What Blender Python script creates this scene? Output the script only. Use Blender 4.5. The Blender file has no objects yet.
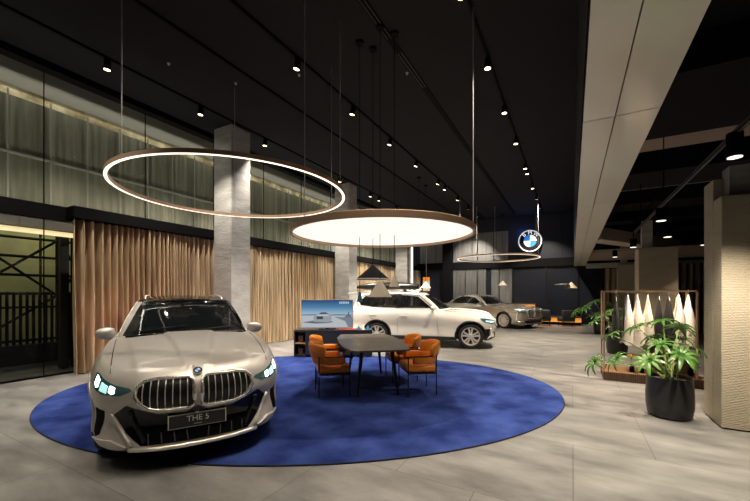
import bpy, bmesh, math, random
from mathutils import Vector, Matrix, Euler
from mathutils.bvhtree import BVHTree
from mathutils.geometry import delaunay_2d_cdt
R = math.radians
PI = math.pi
sc = bpy.context.scene
COL = sc.collection
random.seed(7)
YAW = math.atan(197 / 356)

# ------------------------------------------------------------------ materials
def mat(name, color=(.5, .5, .5), rough=.5, metal=0., emis=None, estr=1., spec=.5, coat=0., alpha=1., trans=0., sheen=0.):
    m = bpy.data.materials.new(name); m.use_nodes = True
    b = m.node_tree.nodes['Principled BSDF']
    b.inputs['Base Color'].default_value = (*color, 1)
    b.inputs['Roughness'].default_value = rough
    b.inputs['Metallic'].default_value = metal
    b.inputs['Specular IOR Level'].default_value = spec
    b.inputs['Coat Weight'].default_value = coat
    b.inputs['Coat Roughness'].default_value = .04
    b.inputs['Alpha'].default_value = alpha
    b.inputs['Transmission Weight'].default_value = trans
    b.inputs['Sheen Weight'].default_value = sheen
    if emis:
        b.inputs['Emission Color'].default_value = (*emis, 1)
        b.inputs['Emission Strength'].default_value = estr
    return m

def noisy(m, c1, c2, scale=5., detail=4., vec=(1, 1, 1), bump=0., rough=None, lo=.35, hi=.65, bscale=None, dist=.01):
    nt = m.node_tree; N = nt.nodes; L = nt.links; b = N['Principled BSDF']
    tc = N.new('ShaderNodeTexCoord'); mp = N.new('ShaderNodeMapping'); mp.inputs['Scale'].default_value = vec
    no = N.new('ShaderNodeTexNoise'); no.inputs['Scale'].default_value = scale; no.inputs['Detail'].default_value = detail
    cr = N.new('ShaderNodeValToRGB')
    cr.color_ramp.elements[0].position = lo; cr.color_ramp.elements[0].color = (*c1, 1)
    cr.color_ramp.elements[1].position = hi; cr.color_ramp.elements[1].color = (*c2, 1)
    L.new(tc.outputs['Object'], mp.inputs['Vector']); L.new(mp.outputs[0], no.inputs['Vector'])
    L.new(no.outputs['Fac'], cr.inputs[0]); L.new(cr.outputs[0], b.inputs['Base Color'])
    if bump:
        n2 = no
        if bscale:
            n2 = N.new('ShaderNodeTexNoise'); n2.inputs['Scale'].default_value = bscale; n2.inputs['Detail'].default_value = 3
            L.new(mp.outputs[0], n2.inputs['Vector'])
        bp = N.new('ShaderNodeBump'); bp.inputs['Strength'].default_value = bump; bp.inputs['Distance'].default_value = dist
        L.new(n2.outputs['Fac'], bp.inputs['Height']); L.new(bp.outputs[0], b.inputs['Normal'])
    if rough:
        mr = N.new('ShaderNodeMapRange'); mr.inputs['To Min'].default_value = rough[0]; mr.inputs['To Max'].default_value = rough[1]
        L.new(no.outputs['Fac'], mr.inputs['Value']); L.new(mr.outputs[0], b.inputs['Roughness'])
    return m

M = {}
M['ceil'] = mat('ceiling_black', (.012, .0115, .014), .8, spec=.12)
M['ceil_brown'] = mat('raw_soffit', (.30, .23, .19), .8)
M['track'] = mat('track_black', (.003, .003, .003), .7, spec=.05)
M['slot'] = mat('slot_grey', (.05, .05, .05), .4)
M['navy'] = mat('navy_panel', (.013, .016, .027), .35)
M['greypanel'] = noisy(mat('grey_wall_panel', (.1, .1, .1), .6), (.12, .12, .12), (.19, .19, .18), 2, 3, (6, 1, .3))
M['dark'] = mat('near_black', (.004, .004, .0045), .7, spec=.06)
M['blackgloss'] = mat('gloss_black', (.004, .004, .005), .12, spec=.5)
M['blackmetal'] = mat('black_metal', (.008, .008, .008), .35, .3)
M['bronze'] = mat('bronze_metal', (.42, .28, .18), .5, .15)
M['wire'] = mat('steel_wire', (.42, .41, .40), .4, .2)
M['led'] = mat('led_warm', (1, 1, 1), .5, emis=(1., .84, .68), estr=1.8)
M['diffuser'] = mat('disc_diffuser', (.6, .6, .6), .6, emis=(1., .88, .75), estr=1.1)
M['lens'] = mat('spot_lens', (1, 1, 1), .5, emis=(1., .66, .36), estr=7.)
M['lens_dim'] = mat('spot_lens_dim', (1, 1, 1), .5, emis=(.9, .93, 1.), estr=1.2)
M['soffit'] = mat('bulkhead_panel', (.74, .70, .59), .13, spec=.6)
M['gap'] = mat('panel_gap', (.004, .004, .004), .9, spec=.02)
M['concrete'] = noisy(mat('column_plaster', (.5, .5, .5), .8), (.27, .268, .25), (.37, .365, .345), 2.2, 8, (1, 1, 3), bump=.5, bscale=9, dist=.02)
M['glass'] = mat('window_glass', (.004, .005, .005), .02, alpha=.16, spec=.5)
M['strip'] = noisy(mat('light_cove', (1, .9, .6), .5, emis=(1., .86, .45), estr=.07), (.3, .25, .1), (1, .9, .6), 3, 3)
M['rope'] = mat('rope', (.1, .1, .1), .6)
M['blackfab'] = mat('black_fabric', (.007, .007, .008), .9)
M['cream'] = noisy(mat('cream_fabric', (.8, .75, .65), .9), (.70, .64, .55), (.88, .83, .74), 9, 2)
M['white'] = mat('white_plastic', (.8, .78, .74), .5)
M['beige_shade'] = mat('beige_shade', (.62, .54, .40), .7)
M['shade_black'] = mat('black_shade', (.006, .0055, .005), .7, spec=.12)
M['shade_blue'] = mat('blue_shade', (.03, .16, .32), .4)
M['dim_shade'] = mat('cream_shade_dim', (.34, .30, .23), .7)
M['red'] = mat('red_gloss', (.6, .03, .02), .4)
M['yellow'] = mat('yellow_gloss', (.8, .5, .05), .4)
M['green'] = noisy(mat('leaf_green', (.1, .3, .05), .38), (.025, .085, .012), (.085, .20, .03), 7, 2)
M['stem'] = mat('stem_green', (.22, .30, .09), .5)
M['soil'] = noisy(mat('soil', (.05, .03, .02), .95), (.02, .013, .008), (.06, .04, .025), 30, 3)
M['pot'] = mat('pot_black', (.010, .010, .011), .38)
M['wood'] = noisy(mat('wood_deck', (.4, .2, .1), .45), (.20, .10, .045), (.36, .19, .085), 3, 5, (1, 12, 12))
M['wooddark'] = noisy(mat('wood_dark', (.1, .05, .03), .5), (.06, .03, .017), (.12, .06, .032), 3, 5, (12, 12, 1))
M['woodlight'] = noisy(mat('wood_light', (.5, .33, .18), .5), (.32, .20, .10), (.52, .34, .19), 3, 4, (1, 1, 10))
M['orange'] = noisy(mat('orange_leather', (.7, .18, .02), .36), (.88, .24, .012), (.98, .32, .02), 6, 3, bump=.12, bscale=18)
M['tabletop'] = noisy(mat('table_bronze', (.05, .04, .03), .32), (.11, .082, .05), (.17, .13, .082), 2, 5, (1, 8, 1))
M['console'] = mat('console_dark', (.022, .023, .025), .5)
M['orangelit'] = mat('orange_lit', (.8, .3, .05), .5, emis=(1., .38, .06), estr=.55)
M['rackmetal'] = mat('rack_bronze', (.45, .30, .20), .35, .6)
M['steel'] = mat('steel', (.5, .5, .5), .3, .9)
M['outground'] = noisy(mat('asphalt', (.05, .05, .05), .9), (.02, .02, .018), (.045, .045, .04), 2, 4)
M['outwall'] = noisy(mat('lit_hoarding', (.2, .22, .14), .9), (.20, .20, .125), (.34, .335, .20), .8, 4)
M['fence'] = mat('fence_black', (.004, .004, .004), .6)

def facade_mat():
    m = noisy(mat('corrugated_sheer', (.2, .2, .17), .8), (.17, .17, .115), (.32, .315, .225), 1.5, 4, (1, 5, .25))
    nt = m.node_tree; N = nt.nodes; L = nt.links
    w = N.new('ShaderNodeTexWave'); w.bands_direction = 'Y'; w.inputs['Scale'].default_value = 2.6; w.inputs['Distortion'].default_value = 1.2
    tc = [n for n in N if n.type == 'TEX_COORD'][0]; L.new(tc.outputs['Object'], w.inputs['Vector'])
    bp = N.new('ShaderNodeBump'); bp.inputs['Strength'].default_value = .6; bp.inputs['Distance'].default_value = .03
    L.new(w.outputs['Fac'], bp.inputs['Height']); L.new(bp.outputs[0], N['Principled BSDF'].inputs['Normal'])
    return m
M['facade'] = facade_mat()
M['bulk'] = mat('bulkhead_grey', (.25, .245, .205), .8)

def curtain_mat():
    m = mat('curtain_satin', (.45, .34, .24), .42, .35)
    return noisy(m, (.38, .28, .17), (.70, .56, .38), 6, 2, (1, 3, .12))
M['curtain'] = curtain_mat()

def knit_mat():
    m = mat('column_cladding', (.3, .26, .19), .85)
    nt = m.node_tree; N = nt.nodes; L = nt.links; b = N['Principled BSDF']
    tc = N.new('ShaderNodeTexCoord')
    w = N.new('ShaderNodeTexWave'); w.bands_direction = 'Z'; w.inputs['Scale'].default_value = 17; w.inputs['Distortion'].default_value = 4
    w.inputs['Detail'].default_value = 1; w.inputs['Detail Scale'].default_value = 3
    no = N.new('ShaderNodeTexNoise'); no.inputs['Scale'].default_value = 1.6; no.inputs['Detail'].default_value = 5
    mp = N.new('ShaderNodeMapping'); mp.inputs['Scale'].default_value = (1, 1, 4)
    L.new(tc.outputs['Object'], w.inputs['Vector']); L.new(tc.outputs['Object'], mp.inputs['Vector']); L.new(mp.outputs[0], no.inputs['Vector'])
    cr = N.new('ShaderNodeValToRGB'); cr.color_ramp.elements[0].color = (.25, .215, .15, 1); cr.color_ramp.elements[1].color = (.44, .385, .285, 1)
    mx = N.new('ShaderNodeMath'); mx.operation = 'MULTIPLY_ADD'; mx.inputs[1].default_value = .45; 
    L.new(w.outputs['Fac'], mx.inputs[0]); 
    m2 = N.new('ShaderNodeMath'); m2.operation = 'MULTIPLY'; m2.inputs[1].default_value = .55
    L.new(no.outputs['Fac'], m2.inputs[0]); L.new(m2.outputs[0], mx.inputs[2])
    L.new(mx.outputs[0], cr.inputs[0]); L.new(cr.outputs[0], b.inputs['Base Color'])
    bp = N.new('ShaderNodeBump'); bp.inputs['Strength'].default_value = .45; bp.inputs['Distance'].default_value = .008
    L.new(w.outputs['Fac'], bp.inputs['Height']); L.new(bp.outputs[0], b.inputs['Normal'])
    return m
M['knit'] = knit_mat()

def floor_mat():
    m = mat('stone_tile', (.4, .38, .35), .35, spec=.5)
    nt = m.node_tree; N = nt.nodes; L = nt.links; b = N['Principled BSDF']
    tc = N.new('ShaderNodeTexCoord'); mp = N.new('ShaderNodeMapping')
    mp.inputs['Location'].default_value = (.667, -4.15 + 1.35, 0)
    L.new(tc.outputs['Object'], mp.inputs['Vector'])
    br = N.new('ShaderNodeTexBrick'); br.offset = .5; br.inputs['Scale'].default_value = 1
    br.inputs['Brick Width'].default_value = 1.35; br.inputs['Row Height'].default_value = 1.35
    br.inputs['Mortar Size'].default_value = .004; br.inputs['Mortar Smooth'].default_value = 0
    br.inputs['Color1'].default_value = (1, 1, 1, 1); br.inputs['Color2'].default_value = (.84, .84, .84, 1); br.inputs['Mortar'].default_value = (.5, .5, .5, 1)
    L.new(mp.outputs[0], br.inputs['Vector'])
    n1 = N.new('ShaderNodeTexNoise'); n1.inputs['Scale'].default_value = 1.3; n1.inputs['Detail'].default_value = 9; n1.inputs['Roughness'].default_value = .62
    mp2 = N.new('ShaderNodeMapping'); mp2.inputs['Scale'].default_value = (1, 2.6, 1); mp2.inputs['Rotation'].default_value = (0, 0, .5)
    L.new(tc.outputs['Object'], mp2.inputs['Vector']); L.new(mp2.outputs[0], n1.inputs['Vector'])
    cr = N.new('ShaderNodeValToRGB'); cr.color_ramp.elements[0].position = .3; cr.color_ramp.elements[0].color = (.105, .104, .10, 1)
    cr.color_ramp.elements[1].position = .7; cr.color_ramp.elements[1].color = (.275, .27, .255, 1)
    L.new(n1.outputs['Fac'], cr.inputs[0])
    mx = N.new('ShaderNodeMix'); mx.data_type = 'RGBA'; mx.blend_type = 'MULTIPLY'; mx.inputs[0].default_value = 1
    L.new(cr.outputs[0], mx.inputs[6]); L.new(br.outputs['Color'], mx.inputs[7]); L.new(mx.outputs[2], b.inputs['Base Color'])
    mr = N.new('ShaderNodeMapRange'); mr.inputs['To Min'].default_value = .24; mr.inputs['To Max'].default_value = .46
    L.new(n1.outputs['Fac'], mr.inputs['Value']); L.new(mr.outputs[0], b.inputs['Roughness'])
    return m
M['floor'] = floor_mat()
M['rug'] = noisy(mat('blue_rug', (.02, .05, .2), .95, spec=.1), (.008, .017, .095), (.03, .055, .205), 2.2, 9, bump=.4, bscale=60, dist=.01)
M['rugedge'] = mat('rug_binding', (.005, .008, .03), .9)

# ------------------------------------------------------------------ mesh helpers
class MB:
    def __init__(s): s.bm = bmesh.new()
    def xf(s, vs, loc=(0, 0, 0), rot=(0, 0, 0)):
        m = Matrix.Translation(Vector(loc)) @ Euler(rot).to_matrix().to_4x4()
        for v in vs: v.co = m @ v.co
    def box(s, x0, x1, y0, y1, z0, z1, loc=(0, 0, 0), rot=(0, 0, 0), bev=0, mi=0):
        r = bmesh.ops.create_cube(s.bm, size=1); vs = r['verts']
        for v in vs: v.co = Vector(((x0 + x1) / 2 + v.co.x * (x1 - x0), (y0 + y1) / 2 + v.co.y * (y1 - y0), (z0 + z1) / 2 + v.co.z * (z1 - z0)))
        fs = set(f for v in vs for f in v.link_faces)
        for f in fs: f.material_index = mi
        if bev:
            es = list(set(e for v in vs for e in v.link_edges))
            g = bmesh.ops.bevel(s.bm, geom=es, offset=bev, segments=2, affect='EDGES', profile=.6)
            vs = list(set(v for f in g['faces'] for v in f.verts) | set(v for v in vs if v.is_valid))
        s.xf(vs, loc, rot); return s
    def cyl(s, p0, p1, r0, r1=None, n=12, cap=True, mi=0):
        p0 = Vector(p0); p1 = Vector(p1); r1 = r0 if r1 is None else r1
        d = (p1 - p0); q = d.to_track_quat('Z', 'Y')
        a = [s.bm.verts.new(p0 + q @ Vector((r0 * math.cos(2 * PI * i / n), r0 * math.sin(2 * PI * i / n), 0))) for i in range(n)]
        b = [s.bm.verts.new(p1 + q @ Vector((r1 * math.cos(2 * PI * i / n), r1 * math.sin(2 * PI * i / n), 0))) for i in range(n)]
        for i in range(n):
            f = s.bm.faces.new((a[i], a[(i + 1) % n], b[(i + 1) % n], b[i])); f.material_index = mi
        if cap:
            s.bm.faces.new(a[::-1]).material_index = mi; s.bm.faces.new(b).material_index = mi
        return s
    def tube(s, pts, r, n=8, closed=False, mi=0):
        pts = [Vector(p) for p in pts]; rings = []; m = len(pts)
        for i, p in enumerate(pts):
            if closed: t = pts[(i + 1) % m] - pts[i - 1]
            else: t = pts[min(i + 1, m - 1)] - pts[max(i - 1, 0)]
            q = t.to_track_quat('Z', 'Y') if abs(t.normalized().z) < .95 else t.to_track_quat('Z', 'X')
            rr = r(i / (m - 1)) if callable(r) else r
            up = Vector((0, 0, 1)) if abs(t.normalized().z) < .95 else Vector((1, 0, 0))
            xa = t.cross(up).normalized(); ya = xa.cross(t).normalized()
            rings.append([s.bm.verts.new(p + xa * rr * math.cos(2 * PI * k / n) + ya * rr * math.sin(2 * PI * k / n)) for k in range(n)])
        for i in range(m if closed else m - 1):
            A = rings[i]; B = rings[(i + 1) % m]
            for k in range(n):
                s.bm.faces.new((A[k], A[(k + 1) % n], B[(k + 1) % n], B[k])).material_index = mi
        if not closed:
            s.bm.faces.new(rings[0]).material_index = mi; s.bm.faces.new(rings[-1][::-1]).material_index = mi
        return s
    def lathe(s, prof, n=32, loc=(0, 0, 0), rot=(0, 0, 0), mi=0, cap=False):
        rings = []; vs = []
        for r, z in prof:
            ring = [s.bm.verts.new((r * math.cos(2 * PI * i / n), r * math.sin(2 * PI * i / n), z)) for i in range(n)]
            rings.append(ring); vs += ring
        for A, B in zip(rings, rings[1:]):
            for k in range(n): s.bm.faces.new((A[k], A[(k + 1) % n], B[(k + 1) % n], B[k])).material_index = mi
        if cap:
            s.bm.faces.new(rings[0][::-1]).material_index = mi; s.bm.faces.new(rings[-1]).material_index = mi
        s.xf(vs, loc, rot); return s
    def prism(s, outline, z0, z1, mi=0, mat4=None):
        a = [s.bm.verts.new((x, y, z0)) for x, y in outline]; b = [s.bm.verts.new((x, y, z1)) for x, y in outline]; n = len(a)
        s.bm.faces.new(a[::-1]).material_index = mi; s.bm.faces.new(b).material_index = mi
        for i in range(n): s.bm.faces.new((a[i], a[(i + 1) % n], b[(i + 1) % n], b[i])).material_index = mi
        if mat4 is not None:
            for v in a + b: v.co = mat4 @ v.co
        return s
    def quadgrid(s, P, mi=0, smooth=True):
        rows = [[s.bm.verts.new(p) for p in row] for row in P]
        for A, B in zip(rows, rows[1:]):
            for k in range(len(A) - 1): s.bm.faces.new((A[k], A[k + 1], B[k + 1], B[k])).material_index = mi
        return s
    def sub(s, n=1):
        bmesh.ops.subdivide_edges(s.bm, edges=s.bm.edges[:], cuts=n, use_grid_fill=True, smooth=1.0); return s
    def build(s, name, m, parent=None, smooth=False, fix=True, auto=None):
        if fix: bmesh.ops.recalc_face_normals(s.bm, faces=s.bm.faces[:])
        me = bpy.data.meshes.new(name); s.bm.to_mesh(me); s.bm.free()
        for mm in (m if isinstance(m, (list, tuple)) else [m]): me.materials.append(mm)
        if smooth: me.polygons.foreach_set('use_smooth', [True] * len(me.polygons))
        if auto: me.set_sharp_from_angle(angle=R(auto))
        o = bpy.data.objects.new(name, me); COL.objects.link(o); o.parent = parent
        return o

def tag(o, label=None, cat=None, group=None, kind=None):
    if label: o['label'] = label
    if cat: o['category'] = cat
    if group: o['group'] = group
    if kind: o['kind'] = kind
    return o
def thing(name, label, cat, loc=(0, 0, 0), rz=0, group=None, kind=None):
    o = bpy.data.objects.new(name, None); COL.objects.link(o); o.location = loc; o.rotation_euler = (0, 0, rz)
    o.empty_display_size = .1
    return tag(o, label, cat, group, kind)
def struct(name, mb, m, label, cat, **k):
    return tag(mb.build(name, m, **k), label, cat, None, 'structure')
def kids(o): return [c for c in bpy.data.objects if c.parent == o]
def copy_tree(o, parent=None):
    c = o.copy(); COL.objects.link(c); c.parent = parent
    for ch in kids(o): copy_tree(ch, c)
    return c
def eval_mesh(o):
    dg = bpy.context.evaluated_depsgraph_get(); dg.update()
    return bpy.data.meshes.new_from_object(o.evaluated_get(dg))
def text_mesh(name, body, size, m, parent, mat4, ext=.002, align='CENTER'):
    cu = bpy.data.curves.new(name, 'FONT'); cu.body = body; cu.size = size; cu.extrude = ext; cu.align_x = align; cu.align_y = 'CENTER'
    o = bpy.data.objects.new(name, cu); COL.objects.link(o)
    me = eval_mesh(o); bpy.data.objects.remove(o); me.transform(mat4); me.materials.clear(); me.materials.append(m)
    n = bpy.data.objects.new(name, me); COL.objects.link(n); n.parent = parent
    return n

def curve(pts, x):
    """smooth interpolation through (x, value) pairs"""
    if x <= pts[0][0]: return pts[0][1]
    if x >= pts[-1][0]: return pts[-1][1]
    for i in range(len(pts) - 1):
        if x <= pts[i + 1][0]:
            x0, y0 = pts[i]; x1, y1 = pts[i + 1]
            m = lambda j: 0 if j <= 0 or j >= len(pts) - 1 else (pts[j + 1][1] - pts[j - 1][1]) / (pts[j + 1][0] - pts[j - 1][0])
            h = x1 - x0; t = (x - x0) / h; m0 = m(i) * h; m1 = m(i + 1) * h
            if i == 0: m0 = (y1 - y0) * 1.0
            if i == len(pts) - 2: m1 = (y1 - y0) * 1.0
            return (2 * t**3 - 3 * t * t + 1) * y0 + (t**3 - 2 * t * t + t) * m0 + (-2 * t**3 + 3 * t * t) * y1 + (t**3 - t * t) * m1
def sm(a, b, x):
    t = min(1, max(0, (x - a) / (b - a))); return t * t * (3 - 2 * t)
def catmull(P, n):
    out = []
    Q = [Vector(p) for p in P]
    for i in range(len(Q) - 1):
        p0 = Q[max(i - 1, 0)]; p1 = Q[i]; p2 = Q[i + 1]; p3 = Q[min(i + 2, len(Q) - 1)]
        for k in range(n):
            t = k / n
            out.append(.5 * ((2 * p1) + (p2 - p0) * t + (2 * p0 - 5 * p1 + 4 * p2 - p3) * t * t + (3 * p1 - p0 - 3 * p2 + p3) * t**3))
    out.append(Q[-1]); return out

# ------------------------------------------------------------------ roundel (blue and white quartered disc)
def roundel(parent, r, mat4, lit=False, big=False):
    e = 1.0 if lit else 0
    def mm(n, c, s=1.): return mat('roundel_' + n, c, .35, emis=c if lit else None, estr=s * .75)
    rim = mm('rim', (.8, .85, .9), .7); blk = mat('roundel_black', (.004, .004, .006), .3)
    blu = mm('blue', (.02, .22, .75), 1.0); wht = mm('white', (.92, .94, .97), 1.3)
    d = r * .12 if big else r * .1
    b = MB().lathe([(r, 0), (r, d), (r * .93, d * 1.15), (r * .93, d), (r * .9, d)], 48, cap=False)
    b.xf(b.bm.verts[:]); 
    for v in b.bm.verts: v.co = mat4 @ v.co
    b.build('roundel_rim', rim, parent)
    b = MB().lathe([(0.0001, d * .9), (r * .94, d * .9), (r * .94, 0), (.0001, 0)], 48)
    for v in b.bm.verts: v.co = mat4 @ v.co
    b.build('roundel_disc', blk, parent)
    for nm, qs, m_ in (('blue_quarters', (1, 3), blu), ('white_quarters', (0, 2), wht)):
        b = MB()
        for q in qs:
            pts = [(0, 0)] + [(r * .54 * math.cos(PI / 2 * q + PI / 2 * k / 10), r * .54 * math.sin(PI / 2 * q + PI / 2 * k / 10)) for k in range(11)]
            b.prism(pts, d * .85, d * 1.05, mat4=mat4)
        b.build(nm, m_, parent)
    if big:
        for ch, a in (('B', 42), ('M', 0), ('W', -42)):
            m4 = mat4 @ Matrix.Rotation(R(a), 4, 'Z') @ Matrix.Translation((0, r * .735, d * .95))
            text_mesh('roundel_letter', ch, r * .47, wht, parent, m4, r * .01)

# ------------------------------------------------------------------ cars
class Car:
    def __init__(s, spec): s.__dict__.update(spec); s.make_surfaces()
    def lx(s, d): return s.L / 2 - d
    def zsh_(s, d): return curve(s.zsh, d)
    def ztop(s, d, y):
        c = curve(s.crown, d); a = abs(y) / s.W
        z = s.zsh_(d) + c * (1 - min(1, a)**2.6)
        return z + s.crease(d, abs(y))
    def crease(s, d, y):
        if d > s.cowl + .15: return 0
        f = sm(.0, .35, d) * (1 - sm(s.cowl - .1, s.cowl + .1, d))
        y1 = .075 + .12 * d; y2 = .44 + .12 * d
        return f * (.022 * (1 - sm(y1 - .005, y1 + .04, y)) + .016 * (1 - sm(y2 - .01, y2 + .045, y)))
    def make_surfaces(s):
        half = catmull([(d, y, 0) for d, y in s.plan], 9)
        nrm = []
        n = len(half)
        for i, p in enumerate(half):
            t = half[min(i + 1, n - 1)] - half[max(i - 1, 0)]
            nn = Vector((-t.y, t.x, 0)).normalized()  # outward: for front t=(0,+y) -> (-1,0)
            if i == 0: nn = Vector((-1, 0, 0))
            if i == n - 1: nn = Vector((1, 0, 0))
            nrm.append(nn)
        s.half = half; s.nrm = nrm
        arc = [0]
        for i in range(1, n): arc.append(arc[-1] + (half[i] - half[i - 1]).length)
        s.arc = arc
        T = [0, .04, .09, .14, .2, .26, .33, .4, .47, .54, .61, .68, .75, .81, .86, .9, .94, .97, 1.0]
        S = [.02 + .98 * k / 34 for k in range(35)]
        st = [(half[i], nrm[i], 1) for i in range(n)] + [(half[i], nrm[i], -1) for i in range(n - 2, 0, -1)]
        P = []
        for t in T:
            row = []
            for p, nn, sg in st:
                wf = max(0, -nn.x)**2; wr = max(0, nn.x)**2; ws = 1 - wf - wr
                ins = wf * curve(s.ff, t) + wr * curve(s.fr, t) + ws * curve(s.fs, t)
                q = p - nn * ins
                zb = curve(s.zbot, p.x); zt = s.ztop(q.x, q.y)
                row.append(Vector((s.lx(q.x), sg * q.y, zb + (zt - zb) * t)))
            P.append(row)
        top = P[-1]
        for u in S:
            row = []
            for v in top:
                y = v.y * (1 - u); d = s.L / 2 - v.x
                row.append(Vector((v.x, y, s.ztop(d, y))))
            P.append(row)
        bm = bmesh.new(); rows = [[bm.verts.new(v) for v in r] for r in P]; m = len(P[0])
        for ri, (A, B) in enumerate(zip(rows, rows[1:])):
            for k in range(m):
                f = bm.faces.new((A[k], A[(k + 1) % m], B[(k + 1) % m], B[k])); f.smooth = True
                c = f.calc_center_median(); d = s.L / 2 - c.x
                f.material_index = 1 if (ri < 1 + s.cladrows and ri < len(T)) or (ri >= len(T) and s.cabin[0] < d < s.cabin[1] and abs(c.y) < s.cabin[2]) else 0
        f = bm.faces.new(rows[0][::-1]); f.material_index = 1
        bmesh.ops.remove_doubles(bm, verts=bm.verts[:], dist=.0008)
        bmesh.ops.recalc_face_normals(bm, faces=bm.faces[:])
        s.body_bm = bm; s.bvh = BVHTree.FromBMesh(bm)
        # greenhouse
        g = s.gh
        def arcpts(c, cor, k):  # centre (d), corner (d,y)
            return [Vector((c + (cor[0] - c) * (i / k)**2.3, cor[1] * i / k, 0)) for i in range(k + 1)]
        def loop(fc, fcor, rcor, rc, bulge):
            a = arcpts(fc, fcor, 10)
            side = [Vector((fcor[0] + (rcor[0] - fcor[0]) * i / 24, fcor[1] + (rcor[1] - fcor[1]) * i / 24 + bulge * math.sin(PI * i / 24), 0)) for i in range(1, 24)]
            b = arcpts(rc, rcor, 8)[::-1]
            return a + side + b
        lb = loop(*g['bot']); lt = loop(*g['top']); N = len(lb)
        zr = lambda d, y: curve(g['zr'], d) + g['crown'] * (1 - (abs(y) / g['top'][1][1])**2.4)
        V = [0, .12, .25, .4, .55, .7, .82, .92, 1.0]; rows = []
        idx = [(i, 1) for i in range(N)] + [(i, -1) for i in range(N - 2, 0, -1)]
        for t in V:
            row = []
            for i, sg in idx:
                a = lb[i]; b = lt[i]; x = a.x + (b.x - a.x) * t; y = a.y + (b.y - a.y) * t
                y += g['tuck'] * math.sin(PI * t) * min(1, y / .4)
                zb = s.ztop(a.x, a.y) - .03; zt = zr(b.x, b.y) - .012
                row.append(Vector((s.lx(x), sg * y, zb + (zt - zb) * t + g['bow'] * math.sin(PI * t) * (1 if i <= 10 else 0))))
            rows.append(row)
        for u in (.06, .15, .3, .45, .6, .75, .88, 1.0):
            row = []
            for v in rows[len(V) - 1]:
                y = v.y * (1 - u); d = s.L / 2 - v.x
                row.append(Vector((v.x, y, zr(d, y))))
            rows.append(row)
        bm = bmesh.new(); rv = [[bm.verts.new(v) for v in r] for r in rows]; m = len(rows[0])
        for ri, (A, B) in enumerate(zip(rv, rv[1:])):
            for k in range(m):
                f = bm.faces.new((A[k], A[(k + 1) % m], B[(k + 1) % m], B[k])); f.smooth = True
                ki = k if k < N else 2 * N - 2 - k
                f.material_index = 1 if (s.blackroof and (ri >= len(V) - 1 or ki <= 9)) else 0
        bmesh.ops.remove_doubles(bm, verts=bm.verts[:], dist=.0008)
        bmesh.ops.recalc_face_normals(bm, faces=bm.faces[:])
        s.gh_bm = bm; s.gbvh = BVHTree.FromBMesh(bm)
    # surface projections -------------------------------------------------
    def at_u(s, u, z, off=0):
        """point at arc length u from the nose (sign = side) and height z, pushed out by off"""
        sg = 1 if u >= 0 else -1; a = abs(u)
        i = 1
        while i < len(s.arc) - 1 and s.arc[i] < a: i += 1
        t = min(1, (a - s.arc[i - 1]) / (s.arc[i] - s.arc[i - 1]))
        p = s.half[i - 1].lerp(s.half[i], t); nn = s.nrm[i - 1].lerp(s.nrm[i], t).normalized()
        o = Vector((s.lx(p.x), sg * p.y, z)); n3 = Vector((-nn.x, sg * nn.y, 0))
        h = s.bvh.ray_cast(o + n3 * .5, -n3)
        q = h[0] if h[0] is not None else o
        return q + n3 * off, n3
    def at_side(s, d, z, sg, off=0, gh=False):
        b = s.gbvh if gh else s.bvh
        h = b.ray_cast(Vector((s.lx(d), sg * 2, z)), Vector((0, -sg, 0)))
        q = h[0] if h[0] is not None else Vector((s.lx(d), sg * .6, z))
        return q + Vector((0, sg * off, 0)), Vector((0, sg, 0))
    def at_front(s, y, z, off=0, rear=False, gh=True):
        b = s.gbvh if gh else s.bvh; sx = -1 if rear else 1
        h = b.ray_cast(Vector((sx * 5, y, z)), Vector((-sx, 0, 0)))
        q = h[0] if h[0] is not None else Vector((0, y, z))
        n = (h[1] if h[0] is not None else Vector((sx, 0, 0)))
        if n.x * sx < 0: n = -n
        return q + n * off, n
    def at_top(s, d, y, off=0, gh=False):
        b = s.gbvh if gh else s.bvh
        h = b.ray_cast(Vector((s.lx(d), y, 3)), Vector((0, 0, -1)))
        q = h[0] if h[0] is not None else Vector((s.lx(d), y, 1))
        return q + Vector((0, 0, off)), Vector((0, 0, 1))

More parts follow.
